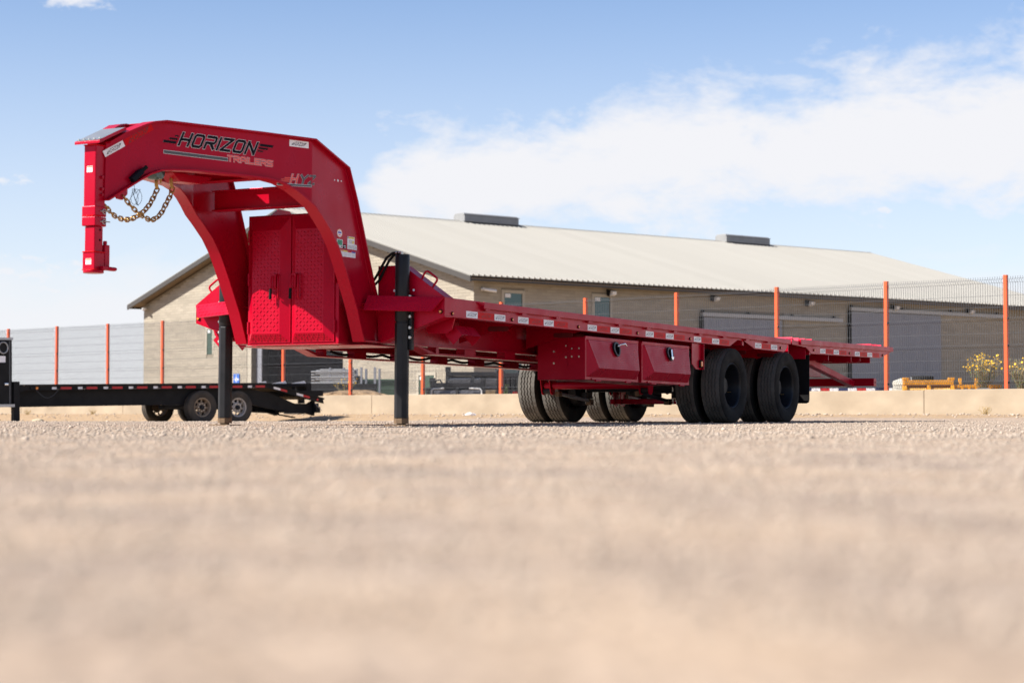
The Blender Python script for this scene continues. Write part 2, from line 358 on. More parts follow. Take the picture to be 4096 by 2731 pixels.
def gramp(src, stops):
    r = t.nodes.new('ShaderNodeValToRGB'); t.links.new(src, r.inputs[0]); e = r.color_ramp.elements
    e[0].position, e[0].color = stops[0][0], (*stops[0][1], 1); e[1].position, e[1].color = stops[1][0], (*stops[1][1], 1)
    for p, c in stops[2:]:
        x = e.new(p); x.color = (*c, 1)
    return r.outputs[0]
vor = t.nodes.new('ShaderNodeTexVoronoi'); vor.inputs['Scale'].default_value = 85; t.links.new(pos, vor.inputs['Vector'])
sepc = t.nodes.new('ShaderNodeSeparateColor'); t.links.new(vor.outputs['Color'], sepc.inputs[0])
peb = gramp(sepc.outputs[0], [(0.0, (0.295, 0.236, 0.183)), (0.5, (0.405, 0.328, 0.262)), (1.0, (0.50, 0.415, 0.34))])
mpp = t.nodes.new('ShaderNodeMapping'); mpp.inputs['Scale'].default_value = (1.0, 0.8, 1); t.links.new(pos, mpp.inputs[0]); pos0 = pos; pos = mpp.outputs[0]; pn = gnoise(2.0, 5, 0.6); pos = pos0
patch = gramp(pn, [(0.33, (0.66, 0.635, 0.64)), (0.67, (1.20, 1.15, 1.08))])
patch2 = gramp(gnoise(8.0, 4, 0.6), [(0.34, (0.74, 0.73, 0.74)), (0.66, (1.14, 1.13, 1.11))])
mp2 = t.nodes.new('ShaderNodeMix'); mp2.data_type = 'RGBA'; mp2.blend_type = 'MULTIPLY'; mp2.inputs[0].default_value = 1; t.links.new(peb, mp2.inputs[6]); t.links.new(patch2, mp2.inputs[7]); peb = mp2.outputs[2]
mx = t.nodes.new('ShaderNodeMix'); mx.data_type = 'RGBA'; mx.blend_type = 'MULTIPLY'; mx.inputs[0].default_value = 1; t.links.new(peb, mx.inputs[6]); t.links.new(patch, mx.inputs[7])
warm = gramp(gnoise(1.7, 5), [(0.40, (0, 0, 0)), (0.62, (1, 1, 1))])
mw = t.nodes.new('ShaderNodeMix'); mw.data_type = 'RGBA'; t.links.new(mx.outputs[2], mw.inputs[6]); mw.inputs[7].default_value = (0.455, 0.325, 0.212, 1)
mwf = t.nodes.new('ShaderNodeMath'); mwf.operation = 'MULTIPLY'; t.links.new(warm, mwf.inputs[0]); mwf.inputs[1].default_value = 0.48; t.links.new(mwf.outputs[0], mw.inputs[0])
# bare earth along the foot of the wall
dp = t.nodes.new('ShaderNodeVectorMath'); dp.operation = 'DOT_PRODUCT'; t.links.new(pos, dp.inputs[0]); dp.inputs[1].default_value = (FN[0], FN[1], 0)
dd = t.nodes.new('ShaderNodeMath'); dd.operation = 'SUBTRACT'; t.links.new(dp.outputs['Value'], dd.inputs[0]); dd.inputs[1].default_value = float(FP0 @ FN)
dn = t.nodes.new('ShaderNodeMath'); dn.operation = 'MULTIPLY_ADD'; t.links.new(gnoise(0.8, 4), dn.inputs[0]); dn.inputs[1].default_value = 3.0; t.links.new(dd.outputs[0], dn.inputs[2])
mr = t.nodes.new('ShaderNodeMapRange'); mr.interpolation_type = 'SMOOTHSTEP'; t.links.new(dn.outputs[0], mr.inputs[0]); mr.inputs[1].default_value = 5.6; mr.inputs[2].default_value = 4.6
earth = gramp(gnoise(6, 6, 0.6), [(0.3, (0.32, 0.215, 0.125)), (0.7, (0.45, 0.32, 0.195))])
me_ = t.nodes.new('ShaderNodeMix'); me_.data_type = 'RGBA'; t.links.new(mr.outputs[0], me_.inputs[0]); t.links.new(mw.outputs[2], me_.inputs[6]); t.links.new(earth, me_.inputs[7])
t.links.new(me_.outputs[2], b.inputs['Base Color'])
bp = t.nodes.new('ShaderNodeBump'); bp.inputs['Strength'].default_value = 0.35; bp.inputs['Distance'].default_value = 0.02
ba = t.nodes.new('ShaderNodeMath'); ba.operation = 'MULTIPLY_ADD'; t.links.new(vor.outputs['Distance'], ba.inputs[0]); ba.inputs[1].default_value = -1.0; t.links.new(gnoise(24, 6, 0.65), ba.inputs[2])
t.links.new(ba.outputs[0], bp.inputs['Height']); t.links.new(bp.outputs[0], b.inputs['Normal'])
def geo(a, b_, n): return a * (b_ / a) ** (np.arange(n + 1) / n)
xs = np.concatenate([[-900, -300, -120, -60, -40], np.arange(-30, -14, 0.8), np.arange(-14, 14.01, 0.11), np.arange(14.8, 31, 0.8), [40, 60, 120, 300, 900]])
ys = np.concatenate([[-300, -80, -25, -8, -3, -1, -0.4, -0.1], geo(0.12, 3.0, 70), np.arange(3.05, 30, 0.09), np.arange(30, 62, 0.22), [64, 68, 75, 90, 130, 250, 600, 1500]])
structure(inst('ground', grid_mesh('ground', xs, ys, lambda X, Y: np.where((np.abs(X) < 40) & (Y < 64) & (Y > -3), ground_full(X, Y), 0.0), gm)))

# loose gravel lying on it, kept for what the lens can see
def stone_templates(k=7):
    phi = (1 + 5 ** .5) / 2
    base = np.array([(-1, phi, 0), (1, phi, 0), (-1, -phi, 0), (1, -phi, 0), (0, -1, phi), (0, 1, phi), (0, -1, -phi), (0, 1, -phi), (phi, 0, -1), (phi, 0, 1), (-phi, 0, -1), (-phi, 0, 1)]) / 1.9
    fc = np.array([(0, 11, 5), (0, 5, 1), (0, 1, 7), (0, 7, 10), (0, 10, 11), (1, 5, 9), (5, 11, 4), (11, 10, 2), (10, 7, 6), (7, 1, 8), (3, 9, 4), (3, 4, 2), (3, 2, 6), (3, 6, 8), (3, 8, 9), (4, 9, 5), (2, 4, 11), (6, 2, 10), (8, 6, 7), (9, 8, 1)])
    return [(base * RNG.uniform(.75, 1.2, (12, 1)) * np.array([1, RNG.uniform(.65, 1), RNG.uniform(.45, .8)]), fc) for _ in range(k)]
ST = stone_templates()
def scatter(name, x, y, size, m, sink=0.35):
    vs, fs, o = [], [], 0; z = ground_full(x, y); ang = RNG.uniform(0, 6.28, len(x)); ty = RNG.integers(0, len(ST), len(x))
    for k, (bv, bf) in enumerate(ST):
        idx = np.nonzero(ty == k)[0]; n = len(idx)
        if not n: continue
        c, s_ = np.cos(ang[idx])[:, None], np.sin(ang[idx])[:, None]; sz = size[idx][:, None]
        vx = (bv[None, :, 0] * c - bv[None, :, 1] * s_) * sz + x[idx][:, None]; vy = (bv[None, :, 0] * s_ + bv[None, :, 1] * c) * sz + y[idx][:, None]
        vz = (bv[None, :, 2] + sink) * sz * 0.8 + z[idx][:, None]
        vs.append(np.stack([vx, vy, vz], -1).reshape(-1, 3)); fs.append((bf[None] + (np.arange(n) * 12)[:, None, None] + o).reshape(-1, 3)); o += n * 12
    v = np.concatenate(vs); f = np.concatenate(fs); me = bpy.data.meshes.new(name)
    me.vertices.add(len(v)); me.vertices.foreach_set('co', v.ravel()); me.loops.add(f.size); me.loops.foreach_set('vertex_index', f.ravel().astype(np.int32))
    me.polygons.add(len(f)); me.polygons.foreach_set('loop_start', np.arange(0, f.size, 3, dtype=np.int32))
    me.materials.append(M[m]); me.update(calc_edges=True); return stuff(inst(name, me))
def wedge(n, d0, d1, p, spread=0.34):
    u = RNG.random(n); dd_ = (d0 ** p + u * (d1 ** p - d0 ** p)) ** (1 / p); a = RNG.uniform(-spread, spread, n); return dd_ * np.sin(a), dd_ * np.cos(a)
x1, y1 = wedge(16000, 0.9, 8.0, 0.9); s1 = 0.0016 + 0.0030 * RNG.random(16000) ** 2 + 0.00035 * y1
x2, y2 = wedge(46000, 8.0, 27.0, 1.1); s2 = 0.0035 + 0.0075 * RNG.random(46000) ** 3
x3, y3 = wedge(500, 7.0, 30.0, 1.4); s3 = 0.009 + 0.013 * RNG.random(500) ** 2
scatter('gravel', np.concatenate([x1, x2, x3]), np.concatenate([y1, y2, y3]), np.concatenate([s1, s2, s3]), 'stone')

# ================================================================ the red gooseneck trailer
TH, PI_ = R(28.5), R(0.6)
s_ax = Vector((math.sin(TH) * math.cos(PI_), math.cos(TH) * math.cos(PI_), -math.sin(PI_)))
w_ax = Vector((-math.cos(TH), math.sin(TH), 0)); v_ax = s_ax.cross(w_ax)
T = thing('gooseneck_trailer', 'red gooseneck flatbed trailer standing on two black jacks, the largest thing in view', 'trailer')
T.matrix_world = Matrix(((s_ax.x, w_ax.x, v_ax.x, 2.272), (s_ax.y, w_ax.y, v_ax.y, 20.3), (s_ax.z, w_ax.z, v_ax.z, 0.0), (0, 0, 0, 1)))
# local axes: x rearwards along the bed, y from the near side to the far side, z up
WID = 2.36; CW = WID / 2; RP = 'red_paint'
def flip(y, far): return WID - y if far else y

# --- side rails, rub rails
RAIL = [(-5.85, .775), (-.142, .775), (.072, .848), (.246, .846), (.542, .775), (1.40, .775), (1.487, .814), (1.52, .864), (1.52, .905), (-5.29, .905), (-5.29, .922), (-5.85, .922)]
DRAIL = [(1.66, .865), (2.085, .852), (2.264, .787), (4.703, .823), (5.133, .910), (5.12, .955), (1.845, .915), (1.66, .915)]
for far in (0, 1):
    mb = MB(); y0, y1 = flip(0, far), flip(.012, far)
    mb.prism(RAIL, lambda a, b: (a, y0, b), lambda a, b: (a, y1, b))
    mb.box((-5.845, min(y1, flip(.075, far)), .7755), (-.145, max(y1, flip(.075, far)), .787)); mb.box((.545, min(y1, flip(.075, far)), .7755), (1.40, max(y1, flip(.075, far)), .787))
    mb.build('side_rail', RP, T, bevel=.003)
    mb = MB(); a, b = sorted((flip(-.032, far), flip(-.0005, far)))
    mb.box((-5.288, a, .864), (1.525, b, .917)); mb.build('rub_rail', RP, T, bevel=.004)
    for k in range(11):      # stake pockets that hold the rub rail
        s0 = -5.26 + k * .61
        if s0 > 1.5: break
        mb = MB(); a2, b2 = sorted((flip(-.030, far), flip(-.001, far))); mb.box((s0, a2, .850), (s0 + .075, b2, .8635)); mb.build('stake_pocket', RP, T)
    mb = MB(); mb.prism(DRAIL, lambda a, b: (a, y0, b), lambda a, b: (a, y1, b)); mb.build('tail_rail', RP, T, bevel=.003)
    mb = MB(); a, b = sorted((flip(-.032, far), flip(-.0005, far)))
    mb.prism([(1.842, .872), (4.99, .917), (5.135, .917), (5.125, .972), (1.842, .932)], lambda p, q: (p, a, q), lambda p, q: (p, b, q)); mb.build('tail_rub_rail', RP, T, bevel=.004)
    mb = MB(); a, b = sorted((flip(-.02, far), flip(.10, far))); mb.cyl((1.62, a, .897), (1.62, b, .897), .034, 20); mb.box((1.64, a + .006, .870), (1.84, b - .006, .912)); mb.build('tail_hinge', RP, T, smooth=35)
    mb = MB(); a, b = sorted((flip(-.03, far), flip(-.0008, far))); mb.add([(-5.37, flip(-.001, far), .915), (-5.29, flip(-.001, far), .915), (-5.29, flip(-.03, far), .915), (-5.29, flip(-.001, far), .872), (-5.29, flip(-.03, far), .890)], [(0, 1, 2), (0, 2, 4, 3), (1, 3, 4, 2), (0, 3, 1)]); mb.build('rail_end_gusset', RP, T)
# --- deck boards, cross members
for k in range(12):
    mb = MB(); y0 = .03 + k * .1925; mb.box((-5.83, y0, .885), (1.50, y0 + .188, .906 + .002 * (k % 2))); mb.build('deck_board', RP, T)
for k in range(19):
    s0 = -5.70 + k * .395; mb = MB(); mb.box((s0, .014, .80), (s0 + .045, WID - .014, .884)); mb.build('crossmember', RP, T)
# tail section boards and traction cleats
mb = MB(); mb.prism([(1.70, .893), (5.10, .930), (5.10, .950), (1.70, .913)], lambda p, q: (p, .02, q), lambda p, q: (p, WID - .02, q)); mb.build('tail_deck', RP, T)
for s0, zz in [(2.20, .988), (2.40, .989), (2.60, .991), (2.83, .994), (4.68, 1.012), (4.88, 1.014), (5.06, 1.016)]:
    for ya, yb in ((.20 if s0 < 4 else .10, 1.02), (1.34, 2.16)):
        mb = MB(); mb.hexa([(s0 - .035, ya, zz - .075), (s0 + .02, ya, zz - .075), (s0 + .02, yb, zz - .075), (s0 - .035, yb, zz - .075), (s0 - .008, ya, zz - .012), (s0 + .008, ya, zz - .012), (s0 + .008, yb, zz - .012), (s0 - .008, yb, zz - .012)]); mb.build('traction_cleat', RP, T)
for s0 in (1.60, 2.14, 2.9, 3.7, 4.4):
    mb = MB(); mb.box((s0, .03, .72 + .012 * (s0 - 1.6)), (s0 + .012, WID - .03, .888 + .011 * (s0 - 1.6))); mb.build('tail_crossmember', RP, T)
# --- main beams, lower truss strips with spacers
for far in (0, 1):
    ya, yb = sorted((flip(.575, far), flip(.68, far))); yc = (ya + yb) / 2
    mb = MB(); mb.box((-6.06, yc - .007, .595), (4.3, yc + .007, .868)); mb.box((-6.06, ya, .582), (4.3, yb, .5948)); mb.box((-6.06, ya, .8682), (4.3, yb, .880)); mb.build('main_beam', RP, T)
    st = -5.30; end = -2.75 if not far else -.95
    mb = MB(); mb.hexa([(st, ya, .578), (st + .045, ya, .581), (st + .045, yb, .581), (st, yb, .578), (st + .22, ya, .522), (st + .27, ya, .534), (st + .27, yb, .534), (st + .22, yb, .522)])
    mb.build('truss_foot', RP, T)
    mb = MB(); mb.box((st + .222, ya, .520), (end, yb, .533)); mb.build('truss_strip', RP, T)
    for k, s0 in enumerate([-4.96, -4.42, -3.72, -3.0] if not far else [-4.95, -4.40, -3.70, -3.0, -2.30, -1.60, -1.04]):
        mb = MB(); l = .045 if k == 0 else .185; mb.box((s0 - l / 2, yc - .04, .5332), (s0 + l / 2, yc + .04, .5818)); mb.build('truss_spacer', RP, T)
mb = MB(); mb.tube([(-4.75 + k * .055, 1.77, .575 - .022 * abs(math.sin(k * .42))) for k in range(70)], .012, 6); mb.build('air_hose', 'black_paint', T, smooth=60)
# --- outriggers between beam and side rail, near ones with the slot's shade painted on as a patch
for far in (0, 1):
    for s0 in (-4.64, -3.46, -2.30, .56, 1.36):
        ya, yb = .03, .57
        mb = MB(); P = [(ya, .778), (ya, .86), (yb, .86), (yb, .628)]
        mb.prism(P, lambda p, q: (s0, flip(p, far), q), lambda p, q: (s0 + .010, flip(p, far), q)); o = mb.build('outrigger', RP, T)
        if not far:
            mb = MB(); mb.prism([(.20 + .075 * math.copysign(1, math.cos(a)) + .022 * math.cos(a), .742 + .022 * math.sin(a)) for a in [i * math.pi / 6 for i in range(12)]], lambda p, q: (s0 - .002, p, q), lambda p, q: (s0 - .0005, p, q)); mb.build('outrigger_slot_patch', 'decal_darkred', o)
# --- neck: two curved beams that run together at the coupler
FOLD = -6.75; WL = .575; FW = .105
WE = 1.10
def wof(s): return WL if s >= FOLD else WL + (WE - WL) * (FOLD - s) / (FOLD + 8.55)
def rm(s): return s if s >= FOLD else s + .06 * (FOLD - s) / 1.8
FRONT = [(-6.08, .583), (-6.178, .816), (-6.24, .929), (-6.322, 1.075), (-6.375, 1.165), (-6.445, 1.275), (-6.535, 1.380), (-6.655, 1.478), (-6.75, 1.548), (-6.84, 1.604), (-6.94, 1.657), (-7.062, 1.699), (-7.20, 1.715), (-7.35, 1.716), (-7.55, 1.714), (-7.835, 1.709), (-8.02, 1.696), (-8.115, 1.682), (-8.205, 1.647), (-8.315, 1.581), (-8.44, 1.502), (-8.535, 1.442)]
BACK = [(-8.535, 1.842), (-8.41, 1.919), (-8.27, 1.985), (-8.18, 2.021), (-8.08, 2.041), (-7.26, 2.053), (-6.75, 2.056), (-6.295, 1.897), (-6.175, 1.648), (-6.044, 1.317), (-5.944, 1.066), (-5.875, .92), (-5.76, .583)]
FRONT = [(rm(a), b) for a, b in FRONT]; BACK = [(rm(a), b) for a, b in BACK]
def plate_strip(mb, path, thick, far, side, ya=0.0, yb=FW):
    """flange that follows an outline: thick inwards, FW wide"""
    n = len(path); rows = []
    for i, (s0, z0) in enumerate(path):
        a = Vector(path[max(i - 1, 0)]); b = Vector(path[min(i + 1, n - 1)]); dvec = (b - a).normalized(); nn = Vector((dvec.y, -dvec.x)) * side * thick
        s1, z1 = s0 + nn.x, z0 + nn.y; w0 = wof(s0)
        rows.append([(s0, flip(w0 + ya, far), z0), (s0, flip(w0 + yb, far), z0), (s1, flip(w0 + yb, far), z1), (s1, flip(w0 + ya, far), z1)])
    vs = [p for r_ in rows for p in r_]; fs = []
    for i in range(n - 1):
        for j in range(4): fs.append((i * 4 + j, i * 4 + (j + 1) % 4, (i + 1) * 4 + (j + 1) % 4, (i + 1) * 4 + j))
    fs += [(0, 1, 2, 3), ((n - 1) * 4 + 3, (n - 1) * 4 + 2, (n - 1) * 4 + 1, (n - 1) * 4)]
    mb.add(vs, fs)
def inset(path, t_):
    r_ = []
    for i, p in enumerate(path):
        a, b = Vector(path[max(i - 1, 0)]), Vector(path[min(i + 1, len(path) - 1)]); dv = (b - a).normalized(); r_.append((p[0] + dv.y * t_, p[1] - dv.x * t_))
    return r_
iF, iB = inset(FRONT, .007), inset(BACK, .007); kF = [i for i, p in enumerate(FRONT) if p[0] <= FOLD][0]; kB = [i for i, p in enumerate(BACK) if p[0] >= FOLD][0]
iF[kF] = (FOLD, FRONT[kF][1] + .009); iB[kB] = (FOLD, BACK[kB][1] - .008)
armpoly = iF[kF:] + iB[:kB + 1]
legpoly = iF[:kF + 1] + iB[kB:]
NECKS = []
for far in (0, 1):
    mb = MB()
    for poly in (armpoly, legpoly):
        mb.prism(poly, lambda a, b: (a, flip(wof(a) + .040, far), b), lambda a, b: (a, flip(wof(a) + .078, far), b))
    NECKS.append(mb.build('neck_web', RP, T))
    mb = MB(); plate_strip(mb, FRONT, .012, far, 1); mb.build('neck_front_flange', RP, T, smooth=28)
    mb = MB(); plate_strip(mb, BACK, .012, far, 1); mb.build('neck_back_flange', RP, T)
# weld seam along the back flange
mb = MB(); mb.tube([(s - .014 + .002 * random.random(), wof(s) + .037, z - .012) for s, z in BACK[6:12]], .005, 5); mb.build('weld_bead', RP, T)
for k in range(3):
    mb = MB(); mb.cyl((-6.405 + .035 * (k - 1) * 1.3, .612, 1.785 + .002 * k), (-6.405 + .035 * (k - 1) * 1.3, .618, 1.785), .010 if k == 1 else .006, 10); mb.build('bolt_hole_disc', 'label_white', T)  # white discs laid on the web, no openings cut
# cross beams between the neck beams
for s0, z0, z1, ya in ((-6.52, 1.590, 1.750, .68), (-6.80, 1.775, 1.885, .70), (-7.75, 1.80, 1.90, .95)):
    yb = WID - ya
    mb = MB(); mb.box((s0, ya, z0 + .011), (s0 + .010, yb, z1 - .011)); mb.box((s0 - .035, ya, z0), (s0 + .055, yb, z0 + .0105)); mb.box((s0 - .035, ya, z1 - .0105), (s0 + .055, yb, z1)); mb.build('neck_crossbeam', RP, T, bevel=.002)
# cover plates over the neck, their gap shaped to throw a sunlit triangle below
INN = lambda s: wof(s) + .09
def cover(poly, name='neck_cover'):
    mb = MB(); mb.add([(a, b, c) for a, b, c in poly], [tuple(range(len(poly)))]); o = mb.build(name, RP, T, recalc=False); m_ = o.modifiers.new('thick', 'SOLIDIFY'); m_.thickness = .008; return o
cover([(-8.0, INN(-8.0), 2.034), (-8.0, WID - INN(-8.0), 2.034), (-6.915, WID - INN(-6.915), 2.044), (-6.915, INN(-6.915), 2.044)])
cover([(-6.914, INN(-6.915), 2.044), (-6.914, 1.53, 2.044), (-6.814, 1.444, 2.0445), (-6.814, INN(-6.814), 2.0445)])
cover([(-6.914, 1.53, 2.044), (-6.914, WID - INN(-6.915), 2.044), (-6.814, WID - INN(-6.814), 2.0445), (-6.814, 1.579, 2.0445)])
cover([(-6.813, INN(-6.813), 2.0445), (-6.813, WID - INN(-6.813), 2.0445), (-6.75, WID - INN(-6.75), 2.045), (-6.75, INN(-6.75), 2.045)])
cover([(-6.75, INN(-6.75), 2.045), (-6.75, WID - INN(-6.75), 2.045), (-6.30, WID - INN(-6.3), 1.888), (-6.30, INN(-6.3), 1.888)])
# --- coupler
CS = -8.512
def sq(mb, c, r, z0, z1): mb.box((c[0] - r, c[1] - r, z0), (c[0] + r, c[1] + r, z1))
mb = MB(); sq(mb, (CS, CW), .051, 1.39, 1.815); cp = mb.build('coupler_tube', RP, T, bevel=.007)
for z0, z1 in ((1.336, 1.402), (1.268, 1.330)):
    mb = MB(); sq(mb, (CS, CW), .058, z0, z1); mb.build('coupler_collar', RP, T, bevel=.005)
    mb = MB(); zc = (z0 + z1) / 2; mb.tube([(CS + .03 + .018 * math.cos(a), CW - .062, zc + .016 * math.sin(a)) for a in np.linspace(0, 6.0, 14)], .0035, 6); mb.cyl((CS - .01, CW - .062, zc), (CS + .09, CW - .062, zc + .004), .004, 6); mb.build('clevis_pin', 'galvanised', T, smooth=60)
    for k in range(9):
        a = k / 8; mb = MB(); mb.cyl((CS - .055 + a * .11, CW - .0585, z1 + .001), (CS - .055 + a * .11 + .004, CW - .0585, z1 + .006), .0045, 6)
mb = MB(); sq(mb, (CS, CW), .043, 1.09, 1.267); mb.build('coupler_inner_tube', RP, T, bevel=.006)
for z0 in (1.255, 1.185):
    mb = MB(); mb.cyl((CS + .012, CW - .0445, z0 - .01), (CS + .012, CW - .0425, z0 - .01), .008, 12); mb.build('height_hole', 'dark_inside', T)
mb = MB(); sq(mb, (CS, CW), .052, .972, 1.092); mb.build('coupler_head', RP, T, bevel=.006)
mb = MB(); mb.lathe([(.0, 0), (.066, 0), (.069, .003), (.069, .017), (.066, .019), (0, .019)], (CS, CW, .952), 'Z', 28); mb.build('coupler_base', RP, T, smooth=40)
mb = MB(); mb.box((CS + .055, CW - .052, 1.0), (CS + .105, CW - .008, 1.148)); mb.cyl((CS + .08, CW - .03, 1.149), (CS + .08, CW - .03, 1.175), .014, 12); mb.build('coupler_latch', RP, T, bevel=.004)
mb = MB(); mb.box((CS + .0, CW - .085, .972), (CS + .13, CW - .057, .998)); mb.cyl((CS + .03, CW - .071, .985), (CS + .13, CW - .087, .985), .012, 10); mb.build('latch_handle', RP, T, bevel=.003)
for z0 in (1.52, 1.60, 1.48):
    mb = MB(); mb.cyl((CS + .01, CW - .051, z0), (CS + .01, CW - .066, z0), .011, 6); mb.build('set_bolt', RP, T)
for z0, z1 in ((1.63, 1.672), (1.008, 1.048)):       # warning labels on the coupler
    tf = lambda x, y, z: (CS - .0515 - z, CW - x, y)
    mb = MB(); rect(mb, -.024, z0, .024, z1, tf, .0006); o = mb.build('warning_label', 'label_white', T)
    mb = MB(); rect(mb, -.022, z1 - .011, .022, z1 - .002, tf, .0012); mb.build('label_header', 'decal_orange', o)
    mb = MB(); [rect(mb, -.019, z1 - .017 - .0055 * k, .019 - .006 * (k % 2), z1 - .0155 - .0055 * k, tf, .0012) for k in range(4)]; mb.build('label_print', 'decal_grey', o)
# weld beads on the coupler
mb = MB()
for zz in (1.391, 1.334, 1.093, .9735, 1.813):
    for a, b in (((CS - .053, CW + .05), (CS - .053, CW - .053)), ((CS - .053, CW - .053), (CS + .05, CW - .053))):
        r0 = .0545 / .053 if zz < 1.1 or zz > 1.38 else 1.10
        mb.tube([(CS + (a[0] - CS) * r0 + (b[0] - a[0]) * k / 9, CW + (a[1] - CW) * r0 + (b[1] - a[1]) * k / 9, zz + .0016 * (k % 2)) for k in range(10)], [.0035 + .0014 * (k % 2) for k in range(10)], 5)
mb.build('coupler_weld', 'label_red', T, smooth=60)
# inclined cap plate over the coupler
mb = MB(); A = [(-8.605, CW - .118, 1.834), (-8.605, CW + .100, 1.834), (-8.33, CW + .100, 1.958), (-8.33, CW - .118, 1.958)]
mb.hexa([Vector(p) - Vector((0, 0, .020)) for p in A] + [Vector(p) for p in A]); cap = mb.build('neck_cap_plate', RP, T, bevel=.003)
mb = MB(); B = [(-8.598, CW - .110, 1.8395), (-8.598, CW + .092, 1.8395), (-8.338, CW + .092, 1.9568), (-8.338, CW - .110, 1.9568)]; mb.add(B, [(0, 1, 2, 3)]); mb.build('bare_top', 'galvanised', cap)
for k in range(5):
    mb = MB(); mb.cyl((-8.585 + .0 * k, CW - .10 + .045 * k, 1.8455), (-8.585, CW - .10 + .045 * k, 1.856), .008, 6); mb.build('cap_bolt', 'bolt_zinc', cap)
# --- breakaway box and its loose cable, on the near arm
ad = Vector((-8.55 - FOLD, WE - WL, 0)).normalized() * -1     # along the arm, rearwards
an = Vector((-ad.y, ad.x, 0)); an = an if an.y < 0 else -an      # outwards, towards the near side
def armtf(s0, z0):
    s0 = rm(s0)
    base = Vector((s0, wof(s0) + .040, z0))
    return lambda x, y, z: base + ad * x + Vector((0, 0, y)) + an * z
tfb = armtf(-8.31, 1.585)
mb = MB(); mb.hexa([tfb(-.02, .0, .0), tfb(.06, .07, .0), tfb(.035, .10, 0), tfb(-.045, .03, 0), tfb(-.02, .0, .05), tfb(.06, .07, .05), tfb(.035, .10, .05), tfb(-.045, .03, .05)]); o = mb.build('breakaway_switch', 'decal_black', T, bevel=.006)
mb = MB(); mb.cyl(tfb(.045, .082, .03), tfb(.085, .115, .03), .014, 12); mb.build('switch_plug', 'rubber_flap', o, smooth=50)
mb = MB(); P = [tfb(-.02, .01, .03)] + [tfb(-.005 + .05 * math.sin(a) * math.cos(a * .7), -.10 + .055 * math.sin(1.3 * a + .4), .03 + .02 * math.sin(.6 * a)) for a in np.linspace(0, 18, 90)]; mb.tube(P, .0016, 5); mb.build('breakaway_cable', 'decal_black', o)
mb = MB(); mb.lathe([(.001, -.05), (.05, -.045), (.055, 0), (.05, .045), (.001, .05)], (-7.93, CW - .05, 1.70), 'Y', 20); mb.build('air_reservoir', 'glass_teal', T, smooth=60)
mb = MB(); mb.prism([(-8.33, 1.53), (-8.19, 1.60), (-8.19, 1.52), (-8.24, 1.475), (-8.29, 1.478)], lambda a, b: (a, CW - .02, b), lambda a, b: (a, CW + .0, b)); mb.build('chain_lug', RP, T, bevel=.002)
mb = MB(); mb.prism([(-7.75, 1.72), (-7.30, 1.735), (-7.30, 1.72), (-7.42, 1.675), (-7.66, 1.665)], lambda a, b: (a, CW - .06, b), lambda a, b: (a, CW + .06, b)); mb.build('hook_plate', RP, T, bevel=.002)
# --- safety chains, link by link, with their hooks
def resample(pts, step):
    P = [Vector(p) for p in pts]; fine = []
    for i in range(len(P) - 1):
        p0, p1, p2, p3 = P[max(i - 1, 0)], P[i], P[i + 1], P[min(i + 2, len(P) - 1)]
        for k in range(16):
            u = k / 16; fine.append(.5 * ((2 * p1) + (p2 - p0) * u + (2 * p0 - 5 * p1 + 4 * p2 - p3) * u * u + (3 * p1 - p0 - 3 * p2 + p3) * u ** 3))
    fine.append(P[-1]); outp = [fine[0]]; acc = 0
    for a, b in zip(fine, fine[1:]):
        seg = (b - a).length
        while acc + seg >= step:
            a = a + (b - a) * ((step - acc) / seg); outp.append(a.copy()); seg = (b - a).length; acc = 0
        acc += seg
    return outp
lm = MB(); lm.tube([((.0125 if abs(math.cos(a)) > 0 else 0) * math.copysign(1, math.cos(a)) * (1 if abs(math.cos(a)) > .05 else 0) + .0125 * math.cos(a), .0150 * math.sin(a), 0) for a in [2 * math.pi * k / 16 for k in range(16)]], .0054, 7, closed=True)
LINK = lm.mesh('link', 'gold_zinc', smooth=80)
CH = {'A': [(-8.245, CW - .02, 1.505), (-8.173, CW - .04, 1.436), (-8.111, CW - .05, 1.399), (-8.04, CW - .05, 1.373), (-7.948, CW - .04, 1.364), (-7.845, CW - .03, 1.414), (-7.766, CW - .02, 1.502), (-7.705, CW - .01, 1.57), (-7.672, CW, 1.64)],
      'B': [(-8.43, CW - .02, 1.425), (-8.329, CW - .01, 1.365), (-8.208, CW, 1.345), (-8.098, CW + .01, 1.362), (-8.0, CW + .01, 1.41), (-7.919, CW + .01, 1.474), (-7.851, CW + .02, 1.55), (-7.805, CW + .02, 1.62)]}
for key, pts in CH.items():
    c = bpy.data.objects.new('safety_chain', None); COL.objects.link(c); c.parent = T; c.empty_display_size = .05
    P = resample(pts, .0385)
    for i in range(len(P) - 1):
        x = (P[i + 1] - P[i]).normalized(); zv = Vector((0, 1, 0)) if i % 2 else Vector((x.z, 0, -x.x)); zv = (zv - x * x.dot(zv)).normalized(); yv = zv.cross(x)
        if i % 2 == 0: yv, zv = (yv + zv * .5).normalized(), (zv - yv * .5).normalized()
        o = bpy.data.objects.new('link', LINK); COL.objects.link(o); o.parent = c; mid = (P[i] + P[i + 1]) / 2
        o.matrix_local = Matrix(((x.x, yv.x, zv.x, mid.x), (x.y, yv.y, zv.y, mid.y), (x.z, yv.z, zv.z, mid.z), (0, 0, 0, 1)))
    e = P[-1]; mb = MB(); mb.tube([e + Vector(q) for q in ((0, 0, -.005), (-.012, 0, .02), (-.016, 0, .05), (-.004, 0, .09), (.012, 0, .115), (.030, 0, .10), (.036, 0, .07), (.032, 0, .04))], [.011, .013, .013, .011, .010, .010, .009, .006], 8); mb.build('chain_hook', 'gold_zinc', c, smooth=60)
